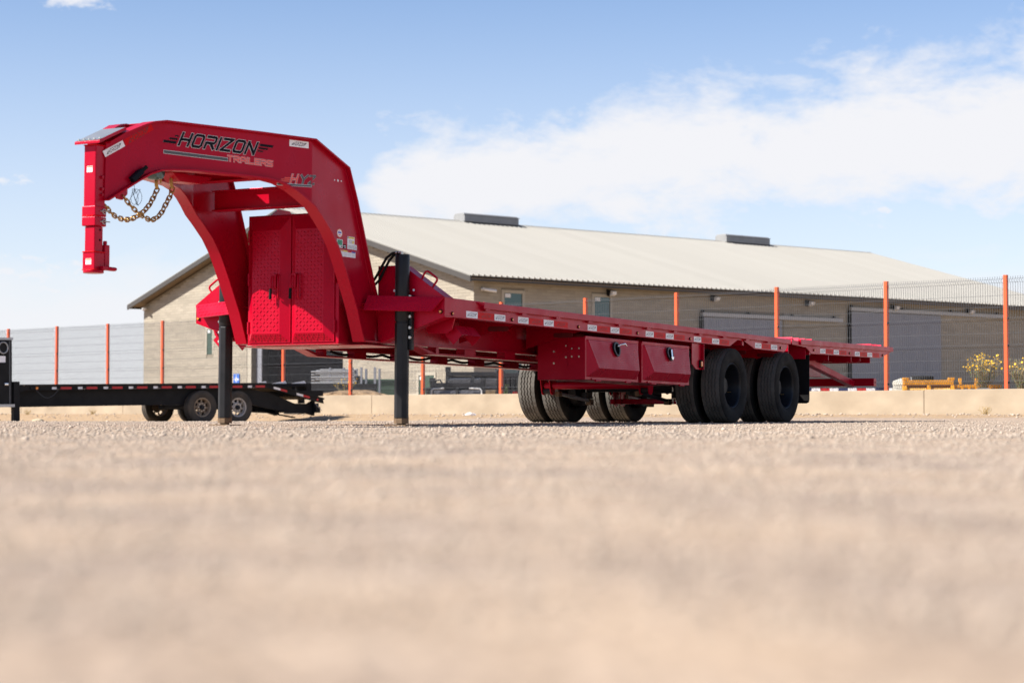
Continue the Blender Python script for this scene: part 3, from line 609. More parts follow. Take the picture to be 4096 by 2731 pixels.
# --- lettering on the near arm
tfl = armtf(-8.085, 1.888); base_z = .0022
def logo(name, fn, m, z): mb = MB(); fn(mb, z); return mb.build(name, m, NECKS[0], recalc=False)
Hh = .0815
logo('logo_outline', lambda mb, z: horizon_word(mb, Hh, tfl, z, .0250), 'decal_silver', .0012)
logo('logo_horizon', lambda mb, z: horizon_word(mb, Hh, tfl, z, .0190), 'decal_black', .0024)
tfl2 = armtf(-8.066, 1.814)
logo('logo_bar_edge', lambda mb, z: rect(mb, -.003, -.002, .553, .024, tfl2, z), 'decal_silver', .0012)
logo('logo_bar', lambda mb, z: rect(mb, 0, .001, .550, .021, tfl2, z), 'decal_grey', .0020)
tfl3 = armtf(-7.53, 1.817)
logo('trailers_outline', lambda mb, z: lettering(mb, 'TRAILERS', .036, .044, .0155, .0130, 0.0, tfl3, z, 0, .012, .0), 'decal_silver', .0012)
logo('trailers_word', lambda mb, z: lettering(mb, 'TRAILERS', .036, .044, .0155, .0088, 0.0, tfl3, z, 0, .012, .0), 'decal_red', .0024)
# model letters on the leg
tfh = lambda x, y, z: (-7.065 + x, wof(-7.065 + x) + .040 - z - .002, 1.708 + .045 * x + y)
def hyz(mb, z, wd, part):
    if part in (0, 2):
        for i, (a, yy) in enumerate(((.0, .008), (.03, .021), (.055, .033))): strip(mb, a, .105, yy, .008, .3, tfh, z)
        lettering(mb, 'H', .058, .050, .018, wd, .3, tfh, z, 0, .118)
    if part in (1, 2): lettering(mb, 'YZ', .058, .056, .026, wd, .3, tfh, z, 0, .200)
mb = MB(); hyz(mb, .0012, .0175, 2); rect(mb, -.004, -.026, .312, -.008, tfh, .0012); mb.build('model_outline', 'decal_silver', NECKS[0], recalc=False)
mb = MB(); hyz(mb, .0022, .012, 0); mb.build('model_letter', 'decal_red', NECKS[0], recalc=False)
mb = MB(); hyz(mb, .0022, .014, 1); rect(mb, 0, -.023, .308, -.011, tfh, .0022); mb.build('model_letters', 'decal_grey', NECKS[0], recalc=False)
# --- stickers low on the leg
tfs = lambda x, y, z: (x, WL + .040 - z, y)
def sticker(pts, m, name='sticker'): mb = MB(); mb.add([tfs(x, y, .001) for x, y in pts], [tuple(range(len(pts)))]); return mb.build(name, m, T)
def sub(o, rs, m, name='print', z=.0018):
    mb = MB(); [rect(mb, *r_, tfs, z) for r_ in rs]; mb.build(name, m, o, recalc=False)
el_ = [(-6.375 + .038 * math.cos(a), 1.391 + .033 * math.sin(a)) for a in np.linspace(0, 2 * math.pi, 25)[:-1]]
o = sticker(el_, 'decal_orange'); mb = MB(); mb.add([tfs(-6.375 + (x + 6.375) * .84, 1.391 + (y - 1.391) * .84, .0016) for x, y in el_], [tuple(range(24))]); mb.build('print', 'label_white', o)
sub(o, [(-6.398, 1.390, -6.352, 1.402)], 'decal_blue', z=.0024); sub(o, [(-6.392, 1.374, -6.36, 1.382), (-6.392, 1.408, -6.37, 1.413)], 'decal_red', z=.0024)
o = sticker([(-6.410, 1.282), (-6.332, 1.282), (-6.332, 1.345), (-6.410, 1.345)], 'label_white'); sub(o, [(-6.404, 1.301, -6.338, 1.341)], 'decal_green'); sub(o, [(-6.40, 1.329, -6.35, 1.332), (-6.40, 1.317, -6.35, 1.320), (-6.385, 1.288, -6.375, 1.295), (-6.36, 1.287, -6.34, 1.296)], 'decal_grey', z=.0024)
o = sticker([(-6.328, 1.280), (-6.285, 1.280), (-6.285, 1.311), (-6.328, 1.311)], 'decal_black'); sub(o, [(-6.322, 1.296, -6.292, 1.303), (-6.310, 1.284, -6.29, 1.290)], 'decal_silver')
o = sticker([(-6.268, 1.281), (-6.136, 1.281), (-6.136, 1.320), (-6.168, 1.320), (-6.168, 1.377), (-6.268, 1.377)], 'label_white'); sub(o, [(-6.25, 1.362, -6.172, 1.374), (-6.20, 1.325, -6.178, 1.348)], 'decal_yellow'); sub(o, [(-6.264, 1.362, -6.254, 1.374)] + [(-6.262, 1.287 + .0055 * k, -6.142, 1.2885 + .0055 * k) for k in range(5)] + [(-6.25, 1.326 + .007 * k, -6.205, 1.328 + .007 * k) for k in range(4)], 'decal_grey')
o = sticker([(-6.365, 1.219), (-6.153, 1.219), (-6.153, 1.264), (-6.378, 1.269), (-6.378, 1.232)], 'label_white'); sub(o, [(-6.376, 1.258, -6.324, 1.267)], 'decal_orange'); sub(o, [(-6.323, 1.257, -6.266, 1.2665)], 'decal_yellow'); sub(o, [(-6.265, 1.256, -6.21, 1.2655)], 'label_red'); sub(o, [(-6.208, 1.255, -6.157, 1.2645)], 'decal_blue')
sub(o, [(-6.368 + .055 * c, 1.226 + .0062 * k, -6.324 + .055 * c, 1.2285 + .0062 * k) for c in range(4) for k in range(5)], 'decal_silver')
# --- wing bulkheads either side of the neck, with step, handle, lamp
for far in (0, 1):
    Y = lambda y: flip(y, far)
    mb = MB(); S0 = -5.85
    mb.prism([(0, .772), (0, .924), (.314, 1.138), (.378, 1.180), (.60, 1.180), (.60, .600), (.56, .588), (.317, .668)], lambda p, q: (S0, Y(p), q), lambda p, q: (S0 + .010, Y(p), q)); bh = mb.build('wing_plate', RP, T, bevel=.002)
    for hx, hz in ((.45, .985), (.275, .985)):
        mb = MB(); mb.cyl((S0 - .0006, Y(hx), hz), (S0 - .0016, Y(hx), hz), .0095, 12); mb.build('wing_hole_disc', 'label_white', bh)  # white disc painted for the bright background through a hole
    mb = MB()
    for (a0, b0), (a1, b1), t_, dep in (((.378, 1.180), (0, .924), .010, .13), ((0, .772), (.317, .668), -.010, .11), ((.317, .668), (.56, .588), -.010, .11)):
        mb.hexa([(S0 + .0102, Y(a0), b0), (S0 + dep, Y(a0), b0), (S0 + dep, Y(a1), b1), (S0 + .0102, Y(a1), b1), (S0 + .0102, Y(a0), b0 - t_), (S0 + dep, Y(a0), b0 - t_), (S0 + dep, Y(a1), b1 - t_), (S0 + .0102, Y(a1), b1 - t_)])
    mb.build('wing_flange', RP, T)
    mb = MB(); mb.tube([(S0 + .05, Y(p), q) for p, q in ((.228, 1.078), (.215, 1.108), (.200, 1.127), (.182, 1.131), (.165, 1.122), (.115, 1.088), (.098, 1.074), (.096, 1.058), (.105, 1.045), (.130, 1.012))], .0085, 10); mb.build('grab_handle', RP, T, smooth=70)
    mb = MB(); mb.cyl((S0 - .0005, Y(.030), .812), (S0 - .010, Y(.030), .812), .016, 16, 0); mb.cyl((S0 - .0101, Y(.030), .812), (S0 - .016, Y(.030), .812), .010, 14, 1); mb.build('clearance_lamp', ['rubber_flap', 'amber'], T, smooth=50)
    # sloping tread-plate step
    a, b_, c, d_ = (-5.862, Y(.004), .921), (-6.04, Y(.572), .940), (-6.105, Y(.572), .826), (-5.925, Y(.075), .813)
    th = Vector((.012, 0, -.004)); P = [Vector(p) for p in (a, b_, c, d_)]
    mb = MB(); mb.hexa([p + th for p in P] + P); st_ = mb.build('wing_step', RP, T)
    STEPS = globals().setdefault('STEPS', []); STEPS.append((P, st_, far))
    # angle pocket hung under the rail
    cw_, cz, h = .065, .645, .074
    mb = MB()
    for s0 in (-5.60, -5.30): mb.prism([(cw_ - h, cz), (cw_, cz - h), (cw_ + h, cz), (cw_ + .008, cz + h), (cw_ - .008, cz + h)], lambda p, q: (s0, Y(p), q), lambda p, q: (s0 + .006, Y(p), q))
    for sg in (-1, 1): mb.hexa([(-5.5935, Y(cw_ + sg * h), cz), (-5.30, Y(cw_ + sg * h), cz), (-5.30, Y(cw_), cz + h), (-5.5935, Y(cw_), cz + h), (-5.5935, Y(cw_ + sg * (h - .009)), cz), (-5.30, Y(cw_ + sg * (h - .009)), cz), (-5.30, Y(cw_), cz + h - .010), (-5.5935, Y(cw_), cz + h - .010)])
    mb.build('angle_pocket', RP, T)
    mb = MB(); mb.prism([(.02, .7745), (.30, .7745), (.26, .66), (.09, .655), (.05, .68)], lambda p, q: (-5.66, Y(p), q), lambda p, q: (-5.645, Y(p), q)); mb.build('pocket_bracket', RP, T, bevel=.002)
# --- raised tread on plate: small lugs pressed out of the sheet
def tread(parent, quads, pitch=.0285, ln=.0145, wd=.0036, ht=.0042, m=RP, name='tread_pattern'):
    mb = MB()
    for q in quads:
        p0, p1, p2, p3 = [Vector(x) for x in q]; nrm = (p1 - p0).cross(p3 - p0).normalized()
        U = max((p1 - p0).length, (p2 - p3).length); V_ = max((p3 - p0).length, (p2 - p1).length); ru, rv = max(1, int(U / pitch)), max(1, int(V_ / pitch))
        for i in range(ru):
            for j in range(rv):
                u, v = (i + .5) / ru, (j + .5) / rv; c = (p0 * (1 - u) + p1 * u) * (1 - v) + (p3 * (1 - u) + p2 * u) * v
                e1 = ((p1 - p0) * (1 - v) + (p2 - p3) * v); fu = e1.length / U; e1.normalize(); e2 = nrm.cross(e1)
                a = (e1 + e2 if (i + j) % 2 else e1 - e2).normalized() * ln * max(fu, .5); b2 = nrm.cross(a).normalized() * wd
                mb.add([c - a, c + b2, c + a, c - b2, c - a * .45 + nrm * ht, c + a * .45 + nrm * ht], [(0, 3, 4), (3, 5, 4), (3, 2, 5), (2, 1, 5), (1, 4, 5), (1, 0, 4)])
    return stuff(mb.build(name, m, parent, recalc=False))
for P, o, far in STEPS:
    c0 = (P[0] + P[1]) / 2; q = [P[0], P[1], P[2], P[3]] if far else [P[1], P[0], P[3], P[2]]
    n = (q[1] - q[0]).cross(q[3] - q[0]); q = q if n.x < 0 else [q[1], q[0], q[3], q[2]]
    e = [x * .90 + (q[0] + q[1] + q[2] + q[3]) / 4 * .10 + Vector((-.0006, 0, .0004)) for x in q]; tread(o, [e])
def frustum(parent, name, s_of, lo, hi, inset, depth, tfn, m=RP, tr=.0285, **k):
    """pressed door or lid: flat centre standing proud, bevelled sides; tfn(u, v, out)"""
    (u0, v0), (u1, v1) = lo, hi; (il, ir, ib, it) = inset
    O = [tfn(u0, v0, 0), tfn(u1, v0, 0), tfn(u1, v1, 0), tfn(u0, v1, 0)]; I = [tfn(u0 + il, v0 + ib, depth), tfn(u1 - ir, v0 + ib, depth), tfn(u1 - ir, v1 - it, depth), tfn(u0 + il, v1 - it, depth)]
    mb = MB(); mb.add(O + I, [(4, 5, 6, 7), (0, 1, 5, 4), (1, 2, 6, 5), (2, 3, 7, 6), (3, 0, 4, 7)]); o = mb.build(name, m, parent, recalc=False)
    qs = [(I[0], I[1], I[2], I[3])]
    if ib > .02: qs.append((O[0], O[1], I[1], I[0]))
    if il > .02: qs.append((O[3], O[0], I[0], I[3]))
    if ir > .02: qs.append((O[1], O[2], I[2], I[1]))
    e = []
    for q in qs:
        c = sum((Vector(x) for x in q), Vector()) / 4; nn = (Vector(q[1]) - Vector(q[0])).cross(Vector(q[3]) - Vector(q[0])).normalized()
        e.append([Vector(x) * .97 + c * .03 + nn * .0004 for x in q])
    tread(o, e, pitch=tr, **k); return o
# --- front tool cabinet between the neck legs
FS = -6.16
mb = MB(); mb.box((FS, .757, .574), (-5.86, 1.612, 1.585)); cab = mb.build('front_cabinet', RP, T, bevel=.004)
mb = MB(); mb.prism([(-6.155, 1.586), (-5.86, 1.586), (-5.90, 1.640), (-6.06, 1.640)], lambda a, b: (a, 1.40, b), lambda a, b: (a, 1.41, b)); mb.build('cabinet_bracket', RP, cab)
tfd = lambda u, v, o_: (FS - .012 - o_, u, v)
for (u0, u1), hin in (((1.205, 1.585), 1), ((.798, 1.178), 0)):
    mb = MB(); mb.box((FS - .012, u0 - .006, .585), (FS - .0005, u1 + .006, 1.570)); dsk = mb.build('cabinet_door', RP, T, bevel=.002)
    frustum(dsk, 'door_panel', None, (u1, .592), (u0, 1.560), (-(.045), -(.072), .062, .10), .034, tfd)
    hy = u0 + .125 if hin else u1 - .035
    mb = MB(); mb.box((FS - .070, hy - .030, .985 + .02), (FS - .050, hy + .012, 1.115)); mb.build('latch_plate', RP, dsk, bevel=.003)
    mb = MB(); hx = FS - .085; mb.tube([(FS - .06, hy - .012, 1.10), (hx, hy - .004, 1.095), (hx - .004, hy + .004, 1.0)], .007, 8); mb.build('latch_arm', RP, dsk, smooth=60)
    mb = MB(); mb.tube([(hx - .004, hy + .004, 1.000), (hx - .006, hy + .007, .918)], .0115, 12); mb.build('latch_grip', 'rubber_flap', dsk, smooth=60)
    mb = MB(); mb.tube([(FS - .058, hy - .055, 1.11), (FS - .072, hy - .055, 1.10), (FS - .072, hy - .055, .93), (FS - .058, hy - .055, .92)], .0075, 8); mb.build('pull_handle', RP, dsk, smooth=60)
    hz_y = u1 + .010 if hin else u0 - .010
    for hz in (.70, 1.08, 1.42):
        mb = MB(); mb.cyl((FS - .016, hz_y, hz - .045), (FS - .016, hz_y, hz), .010, 10); mb.cyl((FS - .016, hz_y, hz + .001), (FS - .016, hz_y, hz + .05), .010, 10); mb.build('hinge', RP, dsk, smooth=60)
mb = MB(); mb.box((FS - .006, .757, .566), (-5.90, 1.612, .5735)); mb.build('cabinet_floor', RP, T)
for k in range(5):
    mb = MB(); mb.cyl((-5.93 - .04 * (k % 2), .70 + .19 * k, .566), (-5.93 - .04 * (k % 2), .70 + .19 * k, .552), .008, 6); mb.build('floor_bolt', 'bolt_zinc', T)
mb = MB(); mb.box((-6.05, .60, .560), (-5.55, 1.76, .5655)); mb.build('neck_floor_plate', RP, T)
mb = MB(); mb.box((-5.915, 1.60, .60), (-5.905, 1.705, 1.565)); mb.build('back_panel', RP, T)
# --- jacks
for far in (0, 1):
    yc = flip(.345, far); js = -5.905; ex = .004 if far else 0
    o = bpy.data.objects.new('jack', None); COL.objects.link(o); o.parent = T; o.location = (js, yc, -.062); o.empty_display_size = .1
    mb = MB(); mb.lathe([(0, .805), (.0535, .805), (.056, .81), (.056, 1.312), (.0535, 1.317), (0, 1.317)], (0, 0, 0), 'Z', 28); mb.build('jack_barrel', 'jack_black', o, smooth=40)
    mb = MB(); mb.lathe([(0, .775), (.050, .775), (.050, .81), (.046, .83), (0, .83)], (0, 0, 0), 'Z', 24); mb.build('jack_collar', 'jack_black', o, smooth=40)
    oc = [(.0565 * math.cos(R(22.5 + 45 * k + 12)), .0565 * math.sin(R(22.5 + 45 * k + 12))) for k in range(8)]
    mb = MB(); mb.prism(oc, lambda a, b: (a, b, .060), lambda a, b: (a, b, .795)); mb.build('jack_leg', 'jack_black', o, bevel=.006)
    mb = MB(); mb.prism([(a * 1.012, b * 1.012) for a, b in oc], lambda a, b: (a, b, .020), lambda a, b: (a, b, .0595 + .012 * (a > 0))); mb.build('jack_foot', 'rust_foot', o)
    mb = MB(); mb.box((-.095, -.095, .0005), (.095, .095, .010)); mb.build('jack_pad', 'rust_foot', o)
    mb = MB(); mb.box((-.026, -.026, .0102), (.026, .026, .0198)); mb.build('jack_stub', 'rust_foot', o)
    mb = MB(); sg = 1 if far else -1; ya, yb = sorted((sg * .040, sg * .080)); mb.box((.012, ya, .585), (.048, yb, 1.005)); mb.build('mount_plate', 'jack_black', o, bevel=.003)
    for zz in (.995, .84, .755, .68):
        mb = MB(); mb.cyl((.012, sg * .068, zz), (-.002, sg * .068, zz), .012, 6); mb.build('mount_bolt', 'bolt_zinc', o)
    mb = MB(); mb.cyl((-.01, .0, 1.318), (-.01, .0, 1.34), .012, 8); mb.cyl((-.01, .0, 1.334), (-.01, .055, 1.334), .009, 8); mb.build('hose_fitting', 'bolt_zinc', o, smooth=50)
    for k, dz in enumerate((0, -.014)):
        yd = -1 if far else 1
        mb = MB(); mb.tube([(-.01 + .02 * k, yd * .03, 1.334 + dz), (0 + .02 * k, yd * .09, 1.333 + dz), (.01, yd * (.15 - .02 * k), 1.30 + dz * 2), (.02, yd * (.20 - .02 * k), 1.235 + dz * 2.5), (.03, yd * (.245 - .02 * k), 1.175 + dz * 3.0), (.06, yd * .30, 1.13 + dz * 3)], .0105, 8); mb.build('hydraulic_hose', 'rubber_flap', o, smooth=70)
# --- reflective labels along the sides
mb = MB(); mb.box((0, -.0014, -.0255), (.180, -.0002, .0255)); LW = mb.mesh('reflective_label', 'label_white')
mb = MB(); tft = lambda x, y, z: (.012 + x, -.0016 - z, -.019 + y); sc_ = .155 / 15.2; mb2 = MB()
wfull = horizon_word(MB(), 1.0, lambda x, y, z: (x, y, z), 0, .2); sc_ = .150 / wfull
horizon_word(mb2, sc_ * 1.0, lambda x, y, z: (.014 + x, -.0018 - z, -.5 * sc_ * 2.0 + y * 2.0), 0, .10 * sc_, 0); LT = mb2.mesh('lettering', 'decal_black', recalc=False)
mb = MB(); mb.box((0, -.0010, -.0245), (.262, -.0002, .0245)); LR = mb.mesh('red_label', 'label_red')
mb3 = MB(); horizon_word(mb3, sc_, lambda x, y, z: (.06 + x, -.0016 - z, -sc_ + y * 2.0), 0, .10 * sc_, 0); LRT = mb3.mesh('lettering', 'decal_darkred', recalc=False)
for s0, zz in [(-5.517, .8105), (-5.064, .8105), (-4.668, .8105), (-4.216, .8105), (-3.390, .8105), (-2.929, .8105), (-2.183, .8105), (-1.726, .8105), (-1.060, .8105), (-.602, .8105), (.550, .8145), (1.010, .8145), (2.541, .8305), (3.003, .8345), (3.748, .8425), (4.212, .8485)]:
    tl = math.atan2(.036, 2.44) if s0 > 2 else 0
    o = inst('reflective_label', LW, T, (s0, 0, zz), (0, -tl, 0)); inst('lettering', LT, o)
    if s0 not in (-5.064, -4.668, 1.010):
        r_ = inst('red_label', LR, T, (s0 + .182, 0, zz + .182 * math.tan(tl)), (0, -tl, 0)); inst('lettering', LRT, r_)
    elif s0 == -4.668:
        r_ = inst('red_label', LR, T, (s0 + .182, 0, zz)); inst('lettering', LRT, r_)
mbl = MB(); mbl.cyl((0, -.0003, 0), (0, -.007, 0), .015, 16, 0); mbl.cyl((0, -.0071, 0), (0, -.013, 0), .0085, 12, 1); LAMP = mbl.mesh('side_lamp', ['rubber_flap', 'amber'], smooth=50)
for s0, zz in [(-5.736, .803), (-4.774, .806), (-3.576, .806), (-2.368, .807), (-1.157, .808), (1.288, .816), (2.336, .831), (3.557, .841), (4.795, .862)]: inst('side_lamp', LAMP, T, (s0, 0, zz))
# labels on the arm
def arm_label(s0, z0, ln_, ht, rot, m, txt):
    tf0 = armtf(s0, z0); c, s_ = math.cos(rot), math.sin(rot); tf = lambda x, y, z: tf0(x * c - y * s_, x * s_ + y * c, z)
    mb = MB(); rect(mb, 0, 0, ln_, ht, tf, .0012); o = mb.build('arm_label', m, NECKS[0], recalc=False)
    mb = MB(); k = ln_ * .78 / wfull; horizon_word(mb, k, lambda x, y, z: tf(ln_ * .1 + x, ht * .5 - k + y * 2.0, z), .0019, .15 * k, 0); mb.build('lettering', txt, o, recalc=False)
arm_label(-8.538, 1.738, .182, .044, R(30), 'label_white', 'decal_black')
arm_label(-8.375, 1.833, .262, .042, R(31), 'label_red', 'decal_darkred')
arm_label(-6.965, 1.980, .182, .048, R(0.5), 'label_white', 'decal_black')
# --- side tool boxes
for bi, (s0, s1) in enumerate(((-3.43, -2.335), (-2.262, -1.165))):
    mb = MB(); mb.box((s0, .004, .356), (s1, .470, .727)); bx = mb.build('tool_box', RP, T, bevel=.003)
    mb = MB(); mb.box((s0 + .003, .0, .718), (s1 - .003, .018, .735)); mb.box((s0 + .12, -.006, .357), (s1 - .02, .003, .372)); mb.build('box_lip', RP, bx, bevel=.002)
    tfx = lambda u, v, o_: (u, .0035 - o_, v)
    u0, u1, v0, v1 = s0 + .028, s1 - .030, .380, .708
    O = [tfx(u0, v0, 0), tfx(u1, v0, 0), tfx(u1, v1, 0), tfx(u0, v1, 0)]; I = [tfx(u0 + .125, v0 + .080, .062), tfx(u1 - .075, v0 + .080, .062), tfx(u1 - .012, v1 - .008, .012), tfx(u0 + .014, v1 - .008, .012)]
    mb = MB(); mb.add(O + I, [(4, 5, 6, 7), (0, 1, 5, 4), (1, 2, 6, 5), (2, 3, 7, 6), (3, 0, 4, 7)]); ld = mb.build('lid', RP, bx, recalc=False)
    e = []
    for q in ((I[0], I[1], I[2], I[3]), (O[0], O[1], I[1], I[0])):
        c = sum((Vector(x) for x in q), Vector()) / 4; nn = (Vector(q[1]) - Vector(q[0])).cross(Vector(q[3]) - Vector(q[0])).normalized(); e.append([Vector(x) * .97 + c * .03 + nn * .0004 for x in q])
    tread(ld, e, pitch=.0185, ln=.0092, wd=.0026, ht=.0011)
    hs = s0 + .555
    mb = MB(); ov = [(hs + (.068 - .014 * (math.sin(a) < 0) * abs(math.sin(a))) * math.cos(a), .640 + .068 * math.sin(a)) for a in np.linspace(0, 2 * math.pi, 25)[:-1]]
    mb.prism(ov, lambda a, b: (a, -.020 - (.70 - b) * .18, b), lambda a, b: (a, -.033 - (.70 - b) * .18, b)); o = mb.build('latch_escutcheon', 'rim_black', bx, bevel=.003)
    mb = MB(); mb.prism([(hs + (a - hs) * .62, .640 + (b - .640) * .72) for a, b in ov], lambda a, b: (a, -.0334 - (.70 - b) * .18, b), lambda a, b: (a, -.0339 - (.70 - b) * .18, b)); mb.build('latch_recess', 'dark_inside', bx)
    mb = MB()
    if bi == 0: mb.tube([(hs + .006, -.044, .665), (hs + .03, -.065, .682), (hs + .08, -.078, .690), (hs + .115, -.078, .672)], [.006, .006, .010, .007], 8)
    else:
        mb.tube([(hs, -.050, .680), (hs, -.056, .625), (hs, -.058, .600)], [.009, .009, .010], 8); mb.prism([(hs - .030, .612), (hs + .030, .612), (hs + .018, .592), (hs, .584), (hs - .018, .592)], lambda a, b: (a, -.056, b), lambda a, b: (a, -.066, b))
    mb.build('latch_handle', 'chrome', bx, smooth=50)
    for k in range(2):
        ss = s0 + .18 + k * (.62 if bi == 0 else .66); mb = MB(); mb.cyl((ss, -.008, .352), (ss + .10, -.008, .352), .010, 10); mb.build('lid_hinge', RP, bx, smooth=50)
    if bi == 0:
        for yy, zz in ((.188, .652), (.188, .552), (.307, .602), (.307, .500), (.131, .627), (.131, .557), (.061, .628), (.061, .556)):
            mb = MB(); mb.cyl((s0 - .0005, yy, zz), (s0 - .006, yy, zz), .0085, 8); mb.build('rivet', 'bolt_zinc', bx)
        mb = MB(); mb.box((s0 - .003, .050, .545), (s0 - .0004, .142, .640)); mb.build('end_plate', RP, bx)
        mb = MB(); mb.box((s0 - .004, .168, .46), (s0 - .0004, .172, .727)); mb.build('end_seam', RP, bx)
# bracket with amber side marker
mb = MB(); mb.prism([(-1.035, .772), (-.80, .772), (-.80, .519), (-.93, .519), (-1.035, .570)], lambda a, b: (a, .030, b), lambda a, b: (a, .040, b)); mb.box((-.808, .0, .519), (-.798, .0295, .772)); br = mb.build('marker_bracket', RP, T, bevel=.002)
mb = MB(); mb.box((-.865, .012, .535), (-.812, .0295, .612), 0); mb.box((-.858, .004, .548), (-.819, .0118, .600), 1); mb.build('side_marker', ['rubber_flap', 'amber'], br, bevel=.004)
# --- wheels
RT = .383
def zig(i): return .0042 * (1 if (i // 2) % 2 else -1) if True else 0
def make_tyre():
    n = 176; cols = []      # (half-width position, radius, zigzags?)
    prof = [(-.086, .232, 0), (-.100, .245, 0), (-.1085, .272, 0), (-.1125, .300, 0), (-.1115, .330, 0), (-.1075, .352, 0), (-.1085, .354, 0), (-.1035, .372, 0), (-.097, RT - .004, 0)]
    for g_ in (-.054, -.018, .018, .054):
        prof += [(g_ - .0065, RT, 1), (g_ - .0050, RT - .011, 1), (g_ + .0050, RT - .011, 1), (g_ + .0065, RT, 1)]
    prof += [(-a, b, c) for a, b, c in reversed(prof[:9])]
    mb = MB(); k = len(prof); vs = []
    for i in range(n):
        a = 2 * math.pi * i / n; ca, sa = math.cos(a), math.sin(a)
        for (y, r_, zf) in prof:
            yy = y + zf * zig(i); rr = r_ - (.0035 if (abs(y) > .096 and abs(y) < .106 and r_ > .37 and i % 4 == 0) else 0); vs.append((rr * ca, yy, rr * sa))
    fs = [(i * k + j, ((i + 1) % n) * k + j, ((i + 1) % n) * k + j + 1, i * k + j + 1) for i in range(n) for j in range(k - 1)]
    mb.add(vs, fs); mb.m = [1 if 8 <= (i % (k - 1)) < k - 9 else 0 for i in range(len(mb.f))]; return mb.mesh('tyre', ['tyre_rubber', 'tyre_tread'], smooth=32)
TYRE = make_tyre()
mb = MB(); mb.lathe([(.231, -.088), (.226, -.090), (.221, -.087), (.214, -.070), (.206, .030), (.196, .062), (.150, .075), (.110, .070), (.086, .060), (.084, .005), (.078, -.004), (.0, -.006)], n=48); mb.lathe([(.232, .086), (.226, .095), (.21, .09), (.205, .05)], n=48)
RIM_OUT = mb.mesh('rim', 'rim_black', smooth=40)
mb = MB(); mb.lathe([(.232, -.086), (.227, -.092), (.212, -.075), (.206, .02), (.19, .03), (.10, .02), (.0, .02)], n=40); mb.lathe([(.205, .02), (.212, .075), (.227, .092), (.232, .086)], n=40); RIM_IN = mb.mesh('rim', 'rim_black', smooth=40)
mb = MB()
for k in range(10):
    a = 2 * math.pi * k / 10; mb.cyl((.13 * math.cos(a), .066, .13 * math.sin(a)), (.13 * math.cos(a), .04, .13 * math.sin(a)), .012, 6)
NUTS = mb.mesh('lug_nuts', 'black_steel')
for ax, (sa_, za) in enumerate(((.03, RT + .0003), (1.57, RT + .0003 + .0161))):
    for yy, outer, sgn in ((.13, 1, 1), (.412, 0, 1), (WID - .13, 1, -1), (WID - .412, 0, -1)):
        w_ = bpy.data.objects.new('wheel', None); COL.objects.link(w_); w_.parent = T; w_.location = (sa_, yy, za - .002); w_.rotation_euler = (0, random.uniform(0, 6.28), 0 if sgn > 0 else math.pi); w_.empty_display_size = .1
        inst('tyre', TYRE, w_); inst('rim', RIM_OUT if outer else RIM_IN, w_)
        if outer:
            inst('lug_nuts', NUTS, w_)
            mb = MB(); mb.tube([(.172, .035, 0), (.176, -.005, 0)], .0045, 6); mb.build('valve_stem', 'gold_zinc', w_)
    mb = MB(); mb.cyl((sa_, .52, za), (sa_, WID - .52, za), .062, 16); mb.build('axle', 'black_steel', T, smooth=40)
    for far in (0, 1):
        y = flip(.64, far)
        mb = MB(); mb.lathe([(.0, -.05), (.20, -.05), (.205, -.04), (.205, .04), (.16, .05), (0, .05)], (sa_, flip(.57, far), za), 'Y', 28); mb.build('brake_drum', 'black_steel', T, smooth=40)
        mb = MB(); mb.box((sa_ - .075, y - .05, za - .13), (sa_ + .075, y + .05, za - .062)); mb.box((sa_ - .06, y - .045, za + .0625), (sa_ + .06, y + .045, za + .12)); mb.build('axle_seat', 'black_steel', T, bevel=.004)
        for dx in (-.055, .055):
            for dy in (-.038, .038):
                mb = MB(); mb.cyl((sa_ + dx, y + dy, za - .185), (sa_ + dx, y + dy, za + .14), .0095, 8); mb.cyl((sa_ + dx, y + dy, za - .162), (sa_ + dx, y + dy, za - .1305), .018, 6); mb.build('u_bolt', 'bolt_zinc', T)
        mb = MB()
        for lf in range(5): mb.prism([(sa_ - .62 + .10 * lf, .335 - .012 * lf + .02), (sa_ - .3, .285 - .012 * lf + .11), (sa_, .262 - .012 * lf + .16 - .02), (sa_ + .3, .285 - .012 * lf + .11), (sa_ + .62 - .10 * lf, .335 - .012 * lf + .02), (sa_ + .62 - .10 * lf, .345 - .012 * lf + .02), (sa_ + .3, .296 - .012 * lf + .11), (sa_, .273 - .012 * lf + .14), (sa_ - .3, .296 - .012 * lf + .11), (sa_ - .62 + .10 * lf, .345 - .012 * lf + .02)], lambda a, b: (a, y - .036, b + .06), lambda a, b: (a, y + .036, b + .06))
        mb.build('leaf_spring', 'black_steel', T)
